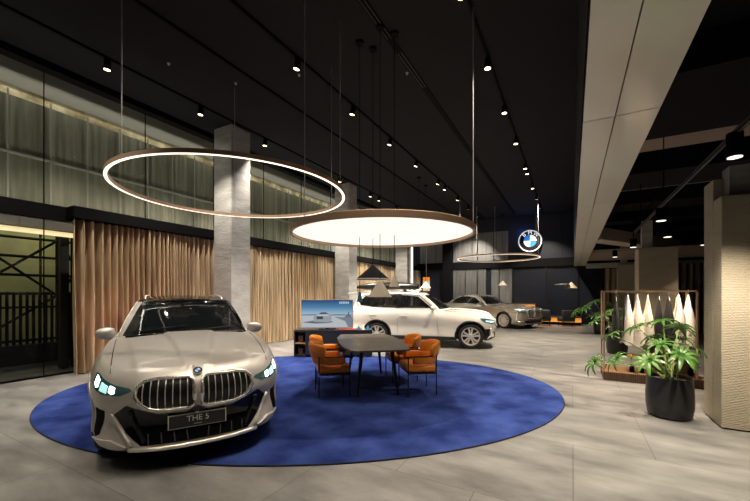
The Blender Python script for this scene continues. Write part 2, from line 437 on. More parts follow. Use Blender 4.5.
def patch(fn, outline, name, m, parent, off=.004, depth=.015, step=.05, smooth=True):
    """a sheet cut to outline (2D) laid on the surface given by fn(a, b, off) with a rim of the given depth"""
    pts = []; n = len(outline)
    for i in range(n):
        a = Vector(outline[i]); b = Vector(outline[(i + 1) % n]); k = max(1, int((b - a).length / step))
        for j in range(k): pts.append(a.lerp(b, j / k))
    nb = len(pts); edges = [(i, (i + 1) % nb) for i in range(nb)]
    x0 = min(p.x for p in pts); x1 = max(p.x for p in pts); y0 = min(p.y for p in pts); y1 = max(p.y for p in pts)
    def inside(x, y):
        c = False
        for i in range(nb):
            a = pts[i]; b = pts[(i + 1) % nb]
            if (a.y > y) != (b.y > y) and x < (b.x - a.x) * (y - a.y) / (b.y - a.y) + a.x: c = not c
        return c
    def near(x, y):
        return any((Vector((x, y)) - p).length < step * .45 for p in pts)
    grid = []
    x = x0 + step / 2
    while x < x1:
        y = y0 + step / 2
        while y < y1:
            if inside(x, y) and not near(x, y): grid.append(Vector((x, y)))
            y += step
        x += step
    V, E, F, *_ = delaunay_2d_cdt(pts + grid, edges, [], 1, 1e-6)
    b = MB(); vs = []; inn = []
    for v in V:
        q, nn = fn(v.x, v.y, off); vs.append(b.bm.verts.new(q)); inn.append(q - nn * (depth + max(0, off)))
    for f in F:
        try: b.bm.faces.new([vs[i] for i in f])
        except ValueError: pass
    bd = [e for e in b.bm.edges if len(e.link_faces) == 1]
    mp = {}
    ix = {v: i for i, v in enumerate(vs)}
    for e in bd:
        for v in e.verts:
            if v not in mp: mp[v] = b.bm.verts.new(inn[ix[v]])
    for e in bd:
        a, c = e.verts; b.bm.faces.new((a, c, mp[c], mp[a]))
    o = b.build(name, m, parent, smooth=smooth, auto=35)
    return o

def band(fn, outline, name, m, parent, w=.02, off=.012, step=.05, closed=True):
    pts = []; n = len(outline)
    for i in range(n if closed else n - 1):
        a = Vector(outline[i]); b = Vector(outline[(i + 1) % n]); k = max(1, int((b - a).length / step))
        for j in range(k): pts.append(a.lerp(b, j / k))
    if not closed: pts.append(Vector(outline[-1]))
    P = [fn(p.x, p.y, off)[0] for p in pts]
    return MB().tube(P, w / 2, 8, closed).build(name, m, parent, smooth=True)

def wheel(parent, x, y, r, w, sg, rimr, spokes=5, rimm=None):
    """wheel at local (x, y), outer face towards sg"""
    rub = M['tyre']
    prof = [(rimr, -w * .42), (rimr + .02, -w * .5), (r - .03, -w * .5), (r - .008, -w * .42), (r, -w * .25), (r, w * .25), (r - .008, w * .42), (r - .03, w * .5), (rimr + .02, w * .5), (rimr, w * .42)]
    rot = (R(-90 if sg > 0 else 90), 0, 0)
    root = MB().lathe(prof, 40, (x, y, r), rot).build('wheel', rub, parent, smooth=True, auto=50)
    rm = rimm or M['rim']
    b = MB().lathe([(rimr, -w * .42), (rimr - .015, -w * .3), (rimr - .02, w * .3), (rimr, w * .42), (rimr + .004, w * .46), (rimr - .012, w * .47), (rimr - .03, w * .3)], 36, (x, y, r), rot)
    b.build('rim', rm, root, smooth=True, auto=40)
    b = MB()
    for k in range(spokes):
        for s2 in (-1, 1):
            a = 2 * PI * k / spokes + PI / 2
            ca, sa = math.cos(a), math.sin(a)
            def pt(rad, side, dep): return Vector((rad * ca - side * sa, rad * sa + side * ca, dep))
            vs = []
            for rad, side, hw, dep in ((.05, s2 * .020, .022, w * .34), (rimr * .6, s2 * .034, .024, w * .38), (rimr - .012, s2 * .062, .034, w * .42)):
                vs.append([b.bm.verts.new(pt(rad, side + q, dep + dz)) for q, dz in ((-hw, 0), (hw, 0), (hw * .6, -.05), (-hw * .6, -.05))])
            for A, B in zip(vs, vs[1:]):
                for q in range(4): b.bm.faces.new((A[q], A[(q + 1) % 4], B[(q + 1) % 4], B[q]))
            b.bm.faces.new(vs[0]); b.bm.faces.new(vs[-1][::-1])
            allv = [v for q in vs for v in q]
            b.xf(allv, (x, y, r), rot)
    b.lathe([(.0001, w * .40), (.05, w * .40), (.065, w * .36), (.065, w * .2)], 20, (x, y, r), rot)
    b.build('spokes', rm, root)
    MB().lathe([(.0001, 0), (rimr * .72, 0), (rimr * .72, .02), (.0001, .02)], 28, (x, y, r), rot).build('brake_disc', M['disc'], root)
    return root

M['tyre'] = mat('tyre_rubber', (.012, .012, .012), .7)
M['rim'] = mat('alloy_rim', (.75, .72, .68), .35, .45)
M['disc'] = mat('brake_disc', (.035, .035, .035), .5, .5)
M['carglass'] = mat('car_glass', (.008, .010, .011), .04, alpha=.82, spec=.6)
M['carglass_dark'] = mat('car_glass_dark', (.006, .007, .009), .04, alpha=.9, spec=.6)
M['carblack'] = mat('car_black_trim', (.006, .006, .007), .3)
M['interior'] = mat('car_interior', (.02, .019, .018), .6)
M['interior_light'] = mat('car_seat_light', (.30, .28, .25), .6)
M['chrome'] = mat('chrome', (.88, .86, .83), .2, .85)
M['satin'] = mat('satin_silver', (.82, .79, .73), .32, .7)
M['lamphouse'] = mat('headlamp_housing', (.05, .13, .14), .1, spec=.8, coat=1)
M['lampglass'] = mat('lamp_glass', (.25, .4, .4), .05, alpha=.35)
M['drl'] = mat('daytime_light', (1, 1, 1), .4, emis=(.80, 1., .97), estr=4.)
M['drlsoft'] = mat('headlamp_projector', (.5, .8, .8), .2, emis=(.45, .85, .85), estr=.9)
M['taillit'] = mat('taillight_lit', (.8, .02, .01), .3, emis=(1., .04, .02), estr=15.)
M['tail'] = mat('taillight_red', (.5, .01, .01), .2, emis=(.9, .05, .02), estr=.25)
M['plate'] = mat('plate_black', (.02, .02, .02), .5)
M['platewhite'] = mat('plate_print', (.75, .75, .72), .5)

def boolcut(bm, mats, cutters, name, parent, inner=None, solid=0):
    me = bpy.data.meshes.new(name); bm.to_mesh(me); bm.free()
    for mm in mats: me.materials.append(mm)
    o = bpy.data.objects.new(name, me); COL.objects.link(o)
    if solid:
        sm_ = o.modifiers.new('s', 'SOLIDIFY'); sm_.thickness = solid; sm_.offset = -1
    if cutters is not None:
        cm = bpy.data.meshes.new('cut'); cutters.to_mesh(cm); cutters.free()
        for mm in mats: cm.materials.append(mm)
        c = bpy.data.objects.new('cut', cm); COL.objects.link(c)
        b = o.modifiers.new('b', 'BOOLEAN'); b.operation = 'DIFFERENCE'; b.object = c; b.solver = 'EXACT'; b.use_self = True
    nm = eval_mesh(o)
    if len(nm.materials) < len(mats):
        ix_ = [p.material_index for p in nm.polygons]
        nm.materials.clear()
        for mm in mats: nm.materials.append(mm)
        nm.polygons.foreach_set('material_index', ix_)
    if cutters is not None: bpy.data.objects.remove(c)
    o.modifiers.clear(); o.data = nm; o.parent = parent
    nm.set_sharp_from_angle(angle=R(42))
    return o

def shrink(poly, k):
    cx = sum(p[0] for p in poly) / len(poly); cy = sum(p[1] for p in poly) / len(poly)
    out = []
    for x, y in poly:
        v = Vector((x - cx, y - cy)); l = v.length; v *= (l + k) / l; out.append((cx + v.x, cy + v.y))
    return out

def make_car(spec, loc, rz, label):
    c = Car(spec)
    root = thing('car', label, 'car', loc, rz)
    paint = spec['paint']
    # arches
    cut = MB()
    for dx in spec['axles']:
        for sg in (-1, 1):
            y0, y1 = (c.W - .33) * sg, (c.W + .3) * sg
            cut.cyl((c.lx(dx), y0, spec['wr']), (c.lx(dx), y1, spec['wr']), spec['wr'] + spec['archgap'], n=40, mi=1)
    bmesh.ops.recalc_face_normals(cut.bm, faces=cut.bm.faces[:])
    body = boolcut(c.body_bm, [paint, M['carblack']], cut.bm, 'body', root)
    # greenhouse with windows
    cut = MB()
    ws = spec['ws']; rw = spec['rw']
    def px(poly, x0, x1):
        a = [cut.bm.verts.new((x0, y, z)) for y, z in poly]; b = [cut.bm.verts.new((x1, y, z)) for y, z in poly]; n = len(a)
        cut.bm.faces.new(a[::-1]); cut.bm.faces.new(b)
        for i in range(n): cut.bm.faces.new((a[i], a[(i + 1) % n], b[(i + 1) % n], b[i]))
    def py(poly, y0, y1):
        a = [cut.bm.verts.new((c.lx(d), y0, z)) for d, z in poly]; b = [cut.bm.verts.new((c.lx(d), y1, z)) for d, z in poly]; n = len(a)
        cut.bm.faces.new(a[::-1]); cut.bm.faces.new(b)
        for i in range(n): cut.bm.faces.new((a[i], a[(i + 1) % n], b[(i + 1) % n], b[i]))
    px(ws, .1, 5); px(rw, -5, -.2)
    for poly in spec['sw']:
        for sg in (-1, 1): py(poly, .3 * sg, 1.4 * sg)
    bmesh.ops.recalc_face_normals(cut.bm, faces=cut.bm.faces[:])
    gh = boolcut(c.gh_bm, [spec.get('ghpaint', paint), M['blackgloss']], cut.bm, 'roof', root, solid=.022)
    g = lambda y, z, off: c.at_front(y, z, off)
    patch(g, shrink(ws, .012), 'windscreen', M['carglass'], root, -.006, .0, .09)
    patch(lambda y, z, off: c.at_front(y, z, off, rear=True), shrink(rw, .012), 'rear_window', M['carglass_dark'], root, -.006, .0, .09)
    for sg in (-1, 1):
        for poly in spec['sw']:
            patch(lambda d, z, off: c.at_side(d, z, sg, off, True), shrink(poly, .012), 'side_window', M['carglass'], root, -.006, .0, .1)
        # bright strip around the windows
        if spec.get('chromeline'):
            line = spec['chromeline']
            band(lambda d, z, off: c.at_side(d, z, sg, off, True), line, 'window_trim', spec.get('trimmat', M['satin']), root, .016, .004, .08, closed=False)
    # pillars between side windows in black
        for poly in spec.get('pillars', []):
            patch(lambda d, z, off: c.at_side(d, z, sg, off, True), poly, 'pillar_cover', M['carblack'], root, .003, .002, .08)
    for dx in spec['axles']:
        for sg in (-1, 1):
            wheel(root, c.lx(dx), (c.W - spec.get('wtuck', .135)) * sg, spec['wr'], .235, sg, spec['rimr'], spec.get('spokes', 5), spec.get('rimm'))
            # arch lip
            P = []
            for k in range(25):
                a = R(-8 + 196 * k / 24); rr = spec['wr'] + spec['archgap'] + spec['lipw'] * .35
                d = dx - rr * math.cos(a); z = spec['wr'] + rr * math.sin(a)
                if z < curve(spec['zbot'], d) + .03: continue
                P.append(c.at_side(d, z, sg, .0)[0])
            MB().tube(P, spec['lipw'] / 2, 8).build('arch_trim', spec['lipm'], root, smooth=True)
    # doors: seams, handles, mirrors
    for sg in (-1, 1):
        for seam in spec['seams']:
            band(lambda d, z, off: c.at_side(d, z, sg, off), seam, 'door_seam', M['gap'], root, .007, .0, .12, closed=False)
        for d, z in spec['handles']:
            q, _ = c.at_side(d, z, sg, .012)
            MB().box(-.11, .11, -.014, .014, -.017, .017, q, bev=.008).build('door_handle', spec.get('handlem', paint), root)
        mx, my, mz = spec['mirror']
        b = MB(); bmesh.ops.create_icosphere(b.bm, subdivisions=3, radius=1)
        for v in b.bm.verts:
            x, y, z = v.co
            v.co = Vector((c.lx(mx) + x * .075 * (1.15 if x > 0 else .55), sg * (my + math.copysign(abs(y)**.75, y) * sg * .105), mz + math.copysign(abs(z)**.75, z) * .075 * (1 - .2 * (y * sg))))
        mo = b.build('mirror', paint, root, smooth=True)
        MB().box(-.012, .004, -.10, .10, -.05, .05, (c.lx(mx) - .042, sg * my, mz), bev=.004).build('mirror_glass', M['chrome'], mo)
        MB().box(-.03, .03, -.09, .09, -.015, .015, (c.lx(mx), sg * (my - .14), mz - .06), bev=.006).build('mirror_arm', M['carblack'], mo)
    # interior
    ib = MB()
    for sg in (-1, 1):
        for dd in spec['seats']:
            z0 = spec['seatz']
            sb = MB().box(-.07, .07, -.24, .24, z0 - .30, z0 + .02, (c.lx(dd), .36 * sg, 0), (0, R(-12), 0), bev=.05)
            so = sb.build('seat', spec.get('seatm', M['interior']), root, smooth=True)
            MB().box(-.05, .05, -.13, .13, z0 + .06, z0 + .22, (c.lx(dd), .36 * sg, 0), (0, R(-12), 0), bev=.04).build('headrest', spec.get('seatm', M['interior']), so, smooth=True)
    sx, sy, sz = spec['steer']
    P = [Vector((c.lx(sx), sy, sz)) + Euler((0, R(-25), 0)).to_matrix() @ Vector((0, .185 * math.cos(2 * PI * k / 24), .185 * math.sin(2 * PI * k / 24))) for k in range(24)]
    b = MB().tube(P, .016, 8, True); b.box(-.01, .02, -.18, .18, -.02, .02, (c.lx(sx), sy, sz), (0, R(-25), 0)); b.box(-.02, .03, -.06, .06, -.06, .06, (c.lx(sx), sy, sz), (0, R(-25), 0), bev=.02)
    b.build('steering_wheel', spec.get('steerm', M['interior']), root, smooth=True)
    b = MB().box(-.012, .012, -.12, .12, -.03, .03, (c.lx(spec['ws_top'] + .22), 0, spec['ws_topz'] - .07), bev=.01); b.build('rear_view_mirror', M['carblack'], root)
    return root, c

# ------------------------------------------------------------------ the room
FX, FY, RX, RY = -math.sin(YAW), math.cos(YAW), math.cos(YAW), math.sin(YAW)
GX, CZ, FARY = -8.56, 5.8, 20.9
struct('floor', MB().box(GX, 9, -4, FARY, -.1, 0), M['floor'], 'grey stone tile showroom floor in large slabs', 'floor')
struct('ceiling', MB().box(GX, .085, -4, FARY + .3, CZ, CZ + .2), M['ceil'], 'high black ceiling over the car display area', 'ceiling')
struct('ceiling_side', MB().box(.30, 9, -4, 24, 4.3, 4.5), M['ceil'], 'dark open ceiling over the clothing and lounge side', 'ceiling')
struct('wall_right', MB().box(8.9, 9.1, -4, 24, 0, 4.3), M['greypanel'], 'grey side wall far to the right', 'wall')
struct('wall_back', MB().box(-12, 9, -4.2, -4, 0, 6), M['dark'], 'dark wall behind the camera', 'wall')
# left glazed wall: panes, header, backing
for i, (y0, y1) in enumerate([(-4, -.8), (-.8, 1.0), (1.0, 2.8), (2.8, 4.59), (4.59, 6.38), (6.38, 8.17), (8.17, 9.96), (9.96, 11.75), (11.75, 13.54), (13.54, 15.33), (15.33, 17.12), (17.12, 18.9), (18.9, FARY)]):
    if y1 <= 0: continue
    w = thing('window_%d' % (i + 1), 'tall frameless glass pane number %d of the left wall, counted from the camera' % i, 'window', (GX, y0, 0), kind='structure')
    MB().box(-.006, .006, .006, y1 - y0 - .006, 0, CZ).build('pane', M['glass'], w)
    MB().box(-.012, .012, y1 - y0 - .006, y1 - y0 + .006, 0, CZ).build('joint', M['gap'], w)
struct('trim_1', MB().box(GX - .02, GX + .10, -1, 3.2, 2.94, 3.2), M['dark'], 'black header beam across the bare glass left of the curtains', 'trim')
struct('trim_2', MB().box(GX - .02, GX + .40, 3.1, FARY, 2.98, 3.2), M['dark'], 'black curtain pelmet running along the left wall', 'trim')
struct('trim_3', MB().box(GX - .05, GX + .18, -4, FARY, CZ - .13, CZ), M['dark'], 'black edge strip where ceiling meets left glass', 'trim')
struct('trim_4', MB().box(GX - .04, GX + .03, -4, 3.3, 0, .03), M['dark'], 'black sill under the bare glass', 'trim')
BX = GX - .5
struct('wall_left_upper', MB().box(BX - .1, BX, -4, FARY, 3.0, 5.22), M['facade'], 'dimly lit corrugated screen behind the upper left glass', 'wall')
struct('wall_left_bulkhead', MB().box(BX - .1, BX + .02, -4, FARY, 5.40, 6.3).box(BX + .02, GX, -4, FARY, 6.28, 6.3), M['bulk'], 'pale grey bulkhead at top of the left glass', 'wall')
struct('wall_left_cove', MB().box(BX - .12, BX - .01, -4, FARY, 5.22, 5.40), M['strip'], 'yellowish light cove above the corrugated screen', 'light cove')
mu = MB()
y = -3.7
while y < FARY:
    mu.box(BX, BX + .03, y - .012, y + .012, 3.0, 5.32); y += .615
mu.box(BX, BX + .035, -4, FARY, 4.14, 4.18)
struct('trim_5', mu, mat('mullion_pale', (.34, .345, .28), .6), 'pale mullions and transom on the corrugated screen', 'trim')
struct('wall_left_lower', MB().box(BX - .3, BX - .2, 3.5, FARY, 0, 3.0), M['dark'], 'dark wall behind the curtains', 'wall')
struct('trim_6', MB().box(BX - .28, BX + .0, -4, FARY, 2.84, 3.02), M['bulk'], 'grey lintel outside the lower glass', 'trim')
cv = thing('strip_light', 'warm glowing light strip behind the top of the lower glass', 'strip light', (BX - .05, 0, 2.76))
MB().box(-.06, .0, -4, 8.6, -.045, .045).build('lit_strip', mat('strip_glow', (1, .9, .6), .5, emis=(1., .80, .42), estr=1.15), cv)
# outside behind the lower glass
struct('ground', MB().box(-16, GX - .02, -6, 10, -.12, -.02), M['outground'], 'dark asphalt outside the lower glass', 'ground')
struct('wall_outside', MB().box(-13.2, -13, -6, 9, 0, 5), M['outwall'], 'dull yellow-green hoarding outside beyond the scaffold', 'wall')
fe = thing('palisade_fence', 'black upright palisade fence outside the lower left glass', 'fence', (-10.6, 0, 0))
for k in range(60):
    yy = -.6 + k * .108
    b = MB().box(-.012, .012, -.026, .026, .42, 1.50)
    b.prism([(-.026, 1.50), (.026, 1.50), (0, 1.60)], -.012, .012, mat4=Matrix.Translation((0, 0, 0)) @ Matrix(((0, 0, 1, 0), (1, 0, 0, 0), (0, 1, 0, 0), (0, 0, 0, 1))))
    for v in b.bm.verts: v.co.y += yy
    b.build('fence_pale', M['fence'], fe)
MB().box(-.04, -.01, -1.4, 6, .48, .54).box(-.04, -.01, -1.4, 6, 1.22, 1.27).box(-.3, .1, -1.4, 6, .0, .42).build('fence_rail', M['fence'], fe)
scf = thing('scaffold', 'black tube scaffold with cross braces beyond the fence', 'scaffold', (-11.6, 0, 0))
b = MB()
for yy in (1.0, 2.0, 2.35, 4.05, 5.0):
    for dx in (0, 1.0): b.cyl((-dx, yy, 0), (-dx, yy, 3.3), .03, n=8)
b.build('upright', M['fence'], scf)
b = MB()
for zz in (1.55, 2.0, 2.45, 2.9):
    b.cyl((0, -.5, zz), (0, 6, zz), .034, n=8)
for y0, y1 in ((1.0, 2.35), (2.35, 4.05), (4.05, 5.0), (-.4, 1.0)):
    for z0, z1 in ((1.5, 2.9), (2.9, 1.5), (.3, 1.5)): b.cyl((.02, y0, z0), (.02, y1, z1), .030, n=8)
b.build('brace', M['fence'], scf)
bx = thing('site_post', 'dark square post outside where curtains begin', 'post', (-9.3, 3.36, 0)); MB().box(-.07, .07, -.07, .07, 0, 2.84, bev=.01).build('post_body', M['fence'], bx)

# columns on the left
cols = [(-8.11, -7.45, 6.05, 6.64), (-8.11, -7.45, 11.42, 11.98), (-8.11, -7.45, 16.9, 17.46)]
cl = ['pale plaster column behind the nearest car', 'pale plaster column behind the display screen', 'plaster column farthest along the curtains']
for (x0, x1, y0, y1), l in zip(cols, cl):
    struct('column', MB().box(x0, x1, y0, y1, 0, CZ, bev=.008), M['concrete'], l, 'column')
def lit_face(x, y, z0, z1, label, s):
    t = thing('lit_face_panel', label, 'strip light', (x, y, z0))
    MB().box(-.02, .02, -.015, .015, 0, z1 - z0).build('panel_back', M['steel'], t)
    MB().box(.02, .03, -.12, .12, 0.02, z1 - z0 - .02).build('lit_strip', mat('lit_face_glow', (1, 1, 1), .5, emis=(1., .92, .80), estr=s), t)
lit_face(-7.42, 17.40, .0, 4.6, 'tall glowing panel imitating the lit face of the farthest left column', 1.3)  # emissive panel added in place of light falling on the column's right face
# right clad columns
def clad(x0, x1, y0, y1, zf, zb, label, ztop=4.3):
    t = thing('column', label, 'column', (x0, y0, 0), kind='structure')
    w, d = x1 - x0, y1 - y0
    MB().box(.0, w, 0, d * .45, .015, zf, bev=.012).box(0, w, d * .45, d, .015, zb, bev=.012).build('cladding', M['knit'], t)
    MB().box(.03, w - .03, .03, d - .03, 0, .02).build('plinth', M['dark'], t)
    MB().box(.10, min(w, .34), d * .2, d * .55, zf - .05, ztop).build('core', M['concrete'], t)
    return t
clad(1.49, 2.45, 5.46, 6.08, 2.66, 2.92, 'textured beige clad column at the right edge beside the plant', 3.02)
clad(1.63, 2.5, 12.3, 13.0, 2.82, 2.86, 'textured beige clad column behind the clothes rack', 3.6)
clad(1.75, 2.6, 18.6, 19.2, 2.82, 2.86, 'beige clad column farthest back on the right')
# bulkhead and soffit between the two ceilings
struct('wall_bulkhead', MB().box(.085, .30, -4, 24, 3.0, CZ + .2), M['navy'], 'dark drop face where the high ceiling ends', 'wall')
sf = thing('ceiling_soffit', 'pale glossy panelled soffit running the length of the room', 'soffit', (0, 0, 2.95), kind='structure')
MB().box(.075, .60, -4, FARY, .03, .16).build('backing', M['gap'], sf)
for k in range(8):
    y0 = -3.2 + 3.32 * k - .05
    for x0, x1, tl in ((.08, .296, .014), (.304, .585, 0.0)):
        b = MB().box(x0, x1, y0 + .006, y0 + 3.32 - .006, 0, .03)
        b.build('soffit_panel', M['soffit'], sf)
# far wall
struct('wall_far', MB().box(GX - 1, 9, FARY, FARY + .2, 0, CZ + .3), M['navy'], 'dark navy end wall of the showroom', 'wall')
struct('trim_7', MB().box(-8.5, 1.5, FARY - .14, FARY, 3.0, 3.42), M['dark'], 'dark horizontal beam across the end wall', 'trim')
gpn = thing('wall_far_panels', 'grey fabric panels on the end wall left of the round sign', 'wall panels', (0, FARY - .03, 0), kind='structure')
for x0, x1 in ((-8.3, -7.3), (-7.27, -6.75), (-6.2, -5.1), (-5.07, -4.8)):
    MB().box(x0, x1, -.03, 0, 3.42, 5.1, bev=.005).build('panel', M['greypanel'], gpn)
for x0, x1 in ((-4.76, -3.9), (-3.87, -3.1)):
    MB().box(x0, x1, -.03, 0, 3.42, 5.05, bev=.005).build('panel', M['greypanel'], gpn)
for x0, x1 in ((-6.2, -5.5), (-5.46, -4.8), (-4.76, -4.3), (-4.0, -3.6), (-3.55, -2.9)):
    MB().box(x0, x1, -.03, 0, .05, 2.98, bev=.005).build('panel', M['greypanel'], gpn)
struct('trim_8', MB().box(-6.72, -6.2, FARY - .5, FARY - .02, 0, CZ), M['dark'], 'black square post in front of the end wall', 'post')
mb = MB()
for x in (-4.78, -2.86, -1.2, .25, 1.25): mb.box(x - .03, x + .03, FARY - .1, FARY - .01, 0, 3.0)
mb.box(-4.81, -4.75, FARY - .1, FARY - .01, 3.4, 5.1)
struct('trim_9', mb, M['carblack'], 'black mullions of the lower end wall glazing', 'trim')
for i, (x0, x1) in enumerate(((-6.2, -4.81), (-4.75, -2.89), (-2.83, -1.23), (-1.17, .22), (.28, 1.22))):
    struct('window_%d' % (20 + i), MB().box(x0, x1, FARY - .075, FARY - .065, .02, 3.0), M['glass'], 'lower glazing pane %d of the end wall, counted from the left' % (i + 1), 'window')
# right far end
struct('wall_far_right', MB().box(1.3, 9, 20.3, 20.5, 0, 4.3), M['dark'], 'dark wall at the end of the clothing side', 'wall')
struct('trim_10', MB().box(.6, 9, 19.9, 20.2, 2.78, 3.0), M['concrete'], 'pale beam across the end of the clothing side', 'beam')
# right ceiling beams
for i, (y0, y1, z) in enumerate(((4.9, 6.8, 3.9), (8.6, 9.9, 3.9), (11.4, 12.4, 3.9), (13.6, 14.3, 3.85), (16.0, 16.8, 3.85))):
    struct('trim_%d' % (11 + i), MB().box(.6, 9, y0, y1, z, 4.3), M['ceil'], 'black ceiling beam %d of the clothing side, counted from the camera' % (i + 1), 'beam')
for i, (y0, y1, z) in enumerate(((6.8, 7.9, 3.98), (9.9, 10.7, 3.98), (12.4, 12.9, 3.98))):
    struct('trim_%d' % (17 + i), MB().box(.6, 9, y0, y1, z + .1, z + .2), M['ceil_brown'], 'brown raw soffit strip %d between the black beams' % (i + 1), 'soffit')
dg_ = thing('ceiling_duct', 'pale diagonal duct under the dark side ceiling', 'duct', (2.0, 14.2, 3.05), R(58), kind='structure')
MB().box(-2.8, 2.0, -.25, .25, 0, .35, bev=.02).build('duct_body', mat('duct_metal', (.34, .29, .24), .5), dg_)
b = MB()
for k in range(9): b.box(.6, 6, 15.0 + k * .42, 15.08 + k * .42, 3.0, 3.12)
struct('trim_21', b, M['ceil_brown'], 'slatted bronze grid hanging at the back of the clothing side', 'grid')
# ceiling tracks and slots
def track(x, z, y0, y1, label):
    t = thing('light_track', label, 'light track', (x, y0, z)); MB().box(-.02, .02, 0, y1 - y0, -.035, 0).build('rail', M['track'], t); return t
track(-7.31, CZ, -2, 20.6, 'black ceiling light track nearest the curtain wall')
track(-5.52, CZ, -2, 20.6, 'black ceiling light track above the middle of the near car')
track(-4.31, CZ, -2, 20.6, 'black ceiling light track above the dining table side')
track(-1.32, CZ, -2, 20.6, 'black ceiling light track nearest the pale soffit')
sd = thing('slot_diffuser', 'double slot air diffuser in the black ceiling centre', 'air diffuser', (-2.66, 1, CZ))
MB().box(-.06, .06, 0, 19, -.012, 0).build('slot_body', M['track'], sd)
MB().box(-.035, -.028, 0, 4.3, -.016, -.011).box(.028, .035, 0, 4.3, -.016, -.011).box(-.035, -.028, 4.7, 5.9, -.016, -.011).box(.028, .035, 4.7, 5.9, -.016, -.011).build('slot_blade', M['slot'], sd)

SPOT_W = 500
def spotlamp(x, y, z, label, group, lit=True, aim=(0, 0), power=1.0, size=62):
    t = thing('track_spotlight', label, 'spotlight', (x, y, z), 0, group)
    MB().box(-.018, .018, -.05, .05, -.06, -.03, bev=.005).cyl((0, 0, -.06), (0, 0, -.10), .012, n=8).build('mount', M['track'], t)
    dx, dy = aim
    dirv = Vector((dx, dy, -4.5)).normalized()
    q = dirv.to_track_quat('-Z', 'Y')
    b = MB().cyl((0, 0, .07), (0, 0, -.08), .055, n=16)
    for v in b.bm.verts: v.co = q @ v.co + Vector((0, 0, -.14))
    b.build('head', M['track'], t, smooth=True, auto=40)
    b = MB().cyl((0, 0, -.0805), (0, 0, -.083), .052, n=16)
    for v in b.bm.verts: v.co = q @ v.co + Vector((0, 0, -.14))
    b.build('lens', M['lens'] if lit else M['lens_dim'], t)
    if power > 0:
        l = bpy.data.lights.new('spot', 'SPOT'); l.energy = SPOT_W * power; l.spot_size = R(size); l.spot_blend = .7; l.shadow_soft_size = .035
        l.color = (1., .85, .68) if x > -2 else (1., .895, .77)
        o = bpy.data.objects.new('spot_beam', l); COL.objects.link(o); o.parent = t; o.location = Vector((0, 0, -.14)) + dirv * .10; o.rotation_euler = q.to_euler()
ORD = ['first', 'second', 'third', 'fourth', 'fifth', 'sixth', 'seventh', 'eighth', 'ninth', 'tenth', 'eleventh', 'twelfth']
A_ = [-.6, 1.4, 3.27, 5.11, 7.03, 10.6, 12.81, 13.56, 15.32]
B_ = [-.7, 1.2, 3.0, 4.91, 6.76, 8.63, 10.48, 12.59, 13.39, 15.16, 16.92, 18.82]
C_ = [-.6, 1.2, 3.0, 4.8, 6.55, 8.35, 10.21, 12.38, 12.96, 14.85, 16.58, 18.33]
for ys, x, nm, tw in ((A_, -7.31, 'curtain wall track', (-.5, 0)), (B_, -4.31, 'table side track', (-1.2, 0)), (C_, -1.32, 'track nearest the pale soffit', (0, 0))):
    for i, yy in enumerate(ys):
        vis = [v for v in ys if v > 3.2 or (x > -5 and v > 4)]
        if x > -2: vis = [v for v in ys if v > 5.5]
        elif x > -5: vis = [v for v in ys if v > 4]
        if yy in vis: lab = '%s visible spotlight from the camera on the %s' % (ORD[vis.index(yy)], nm)
        else: lab = 'spotlight %s behind the view on the %s' % (ORD[i], nm)
        spotlamp(x, yy, CZ - .005, lab, 'ceiling track spotlights', aim=(tw[0], 2.6) if yy > 16 else tw, size=88 if x < -7 else 72, power=.75 if yy < 4 else (1.7 if yy < 6.7 else 2.5))
for (x, y), l in zip([(-6.52, 3.91), (-5.94, 4.93), (-2.78, 6.3), (-4.64, 5.34)], ['left above the big ring', 'behind the big ring wires', 'beside the centre slot', 'over the round disc']):
    t = thing('ceiling_sprinkler', 'tiny pale sprinkler head in the black ceiling, %s' % l, 'sprinkler', (x, y, CZ), 0, 'ceiling sprinklers')
    MB().lathe([(.0001, -.03), (.02, -.03), (.012, -.01), (.03, 0)], 12).build('head', M['wire'], t)

# right side pendant cylinders and their track
rt = track(1.28, 3.0, 2.8, 10.2, 'thin black light track hanging over the clothes rack')
MB().box(-.024, -.02, 0, 7.4, -.03, -.005).box(-.012, .012, 0, 7.4, -.04, -.035).build('rail_edge', M['slot'], rt)
for yy in (1.0, 4.4, 6.6): MB().cyl((0, yy, 0), (0, yy, 1.3), .008, n=6).build('hanger_rod', M['track'], rt)
for i, (x, y, on, l) in enumerate(((1.27, 4.33, 1, 'largest, in front of the right edge column'), (1.30, 7.5, 1, 'right above the clothes rack'), (1.79, 9.7, 1, 'just beyond the one above the rack'), (1.40, 11.4, 1, 'over the back column'), (1.24, 14.1, 0, 'leftmost and farthest on the clothing side'), (2.87, 11.7, 1, 'beside the right edge column, far back'))):
    t = thing('cylinder_downlight', 'black cylinder downlight with lit rim, %s' % l, 'downlight', (x, y, 2.76), 0, 'black cylinder downlights')
    cr_ = .058 if i == 0 else .075
    MB().cyl((0, 0, .0), (0, 0, .215), cr_, n=24).build('can', M['track'], t, smooth=True, auto=40)
    MB().cyl((0, 0, -.004), (0, 0, .0), cr_ * .88, n=24).build('lens', mat('can_lens', (1, 1, 1), .5, emis=(1., .86, .70), estr=2.2), t)
    zt = 2.99 if i < 2 else (3.8 if i != 3 else 3.86)
    MB().cyl((0, 0, .215), (0, 0, zt - 2.76), .008, n=6).build('stem', M['track'], t)
    l_ = bpy.data.lights.new('can', 'SPOT'); l_.energy = (560 if i == 0 else 520 if i == 1 else 90) if on else 120; l_.spot_size = R(125 if i == 0 else 90); l_.spot_blend = .6; l_.shadow_soft_size = .04; l_.color = (1., .87, .70) if i == 0 else (1., .80, .60)
    o = bpy.data.objects.new('can_beam', l_); COL.objects.link(o); o.parent = t; o.location = (0, 0, -.03)
track(1.75, 3.82, 10.5, 14.0, 'black light track high behind the clothes rack')

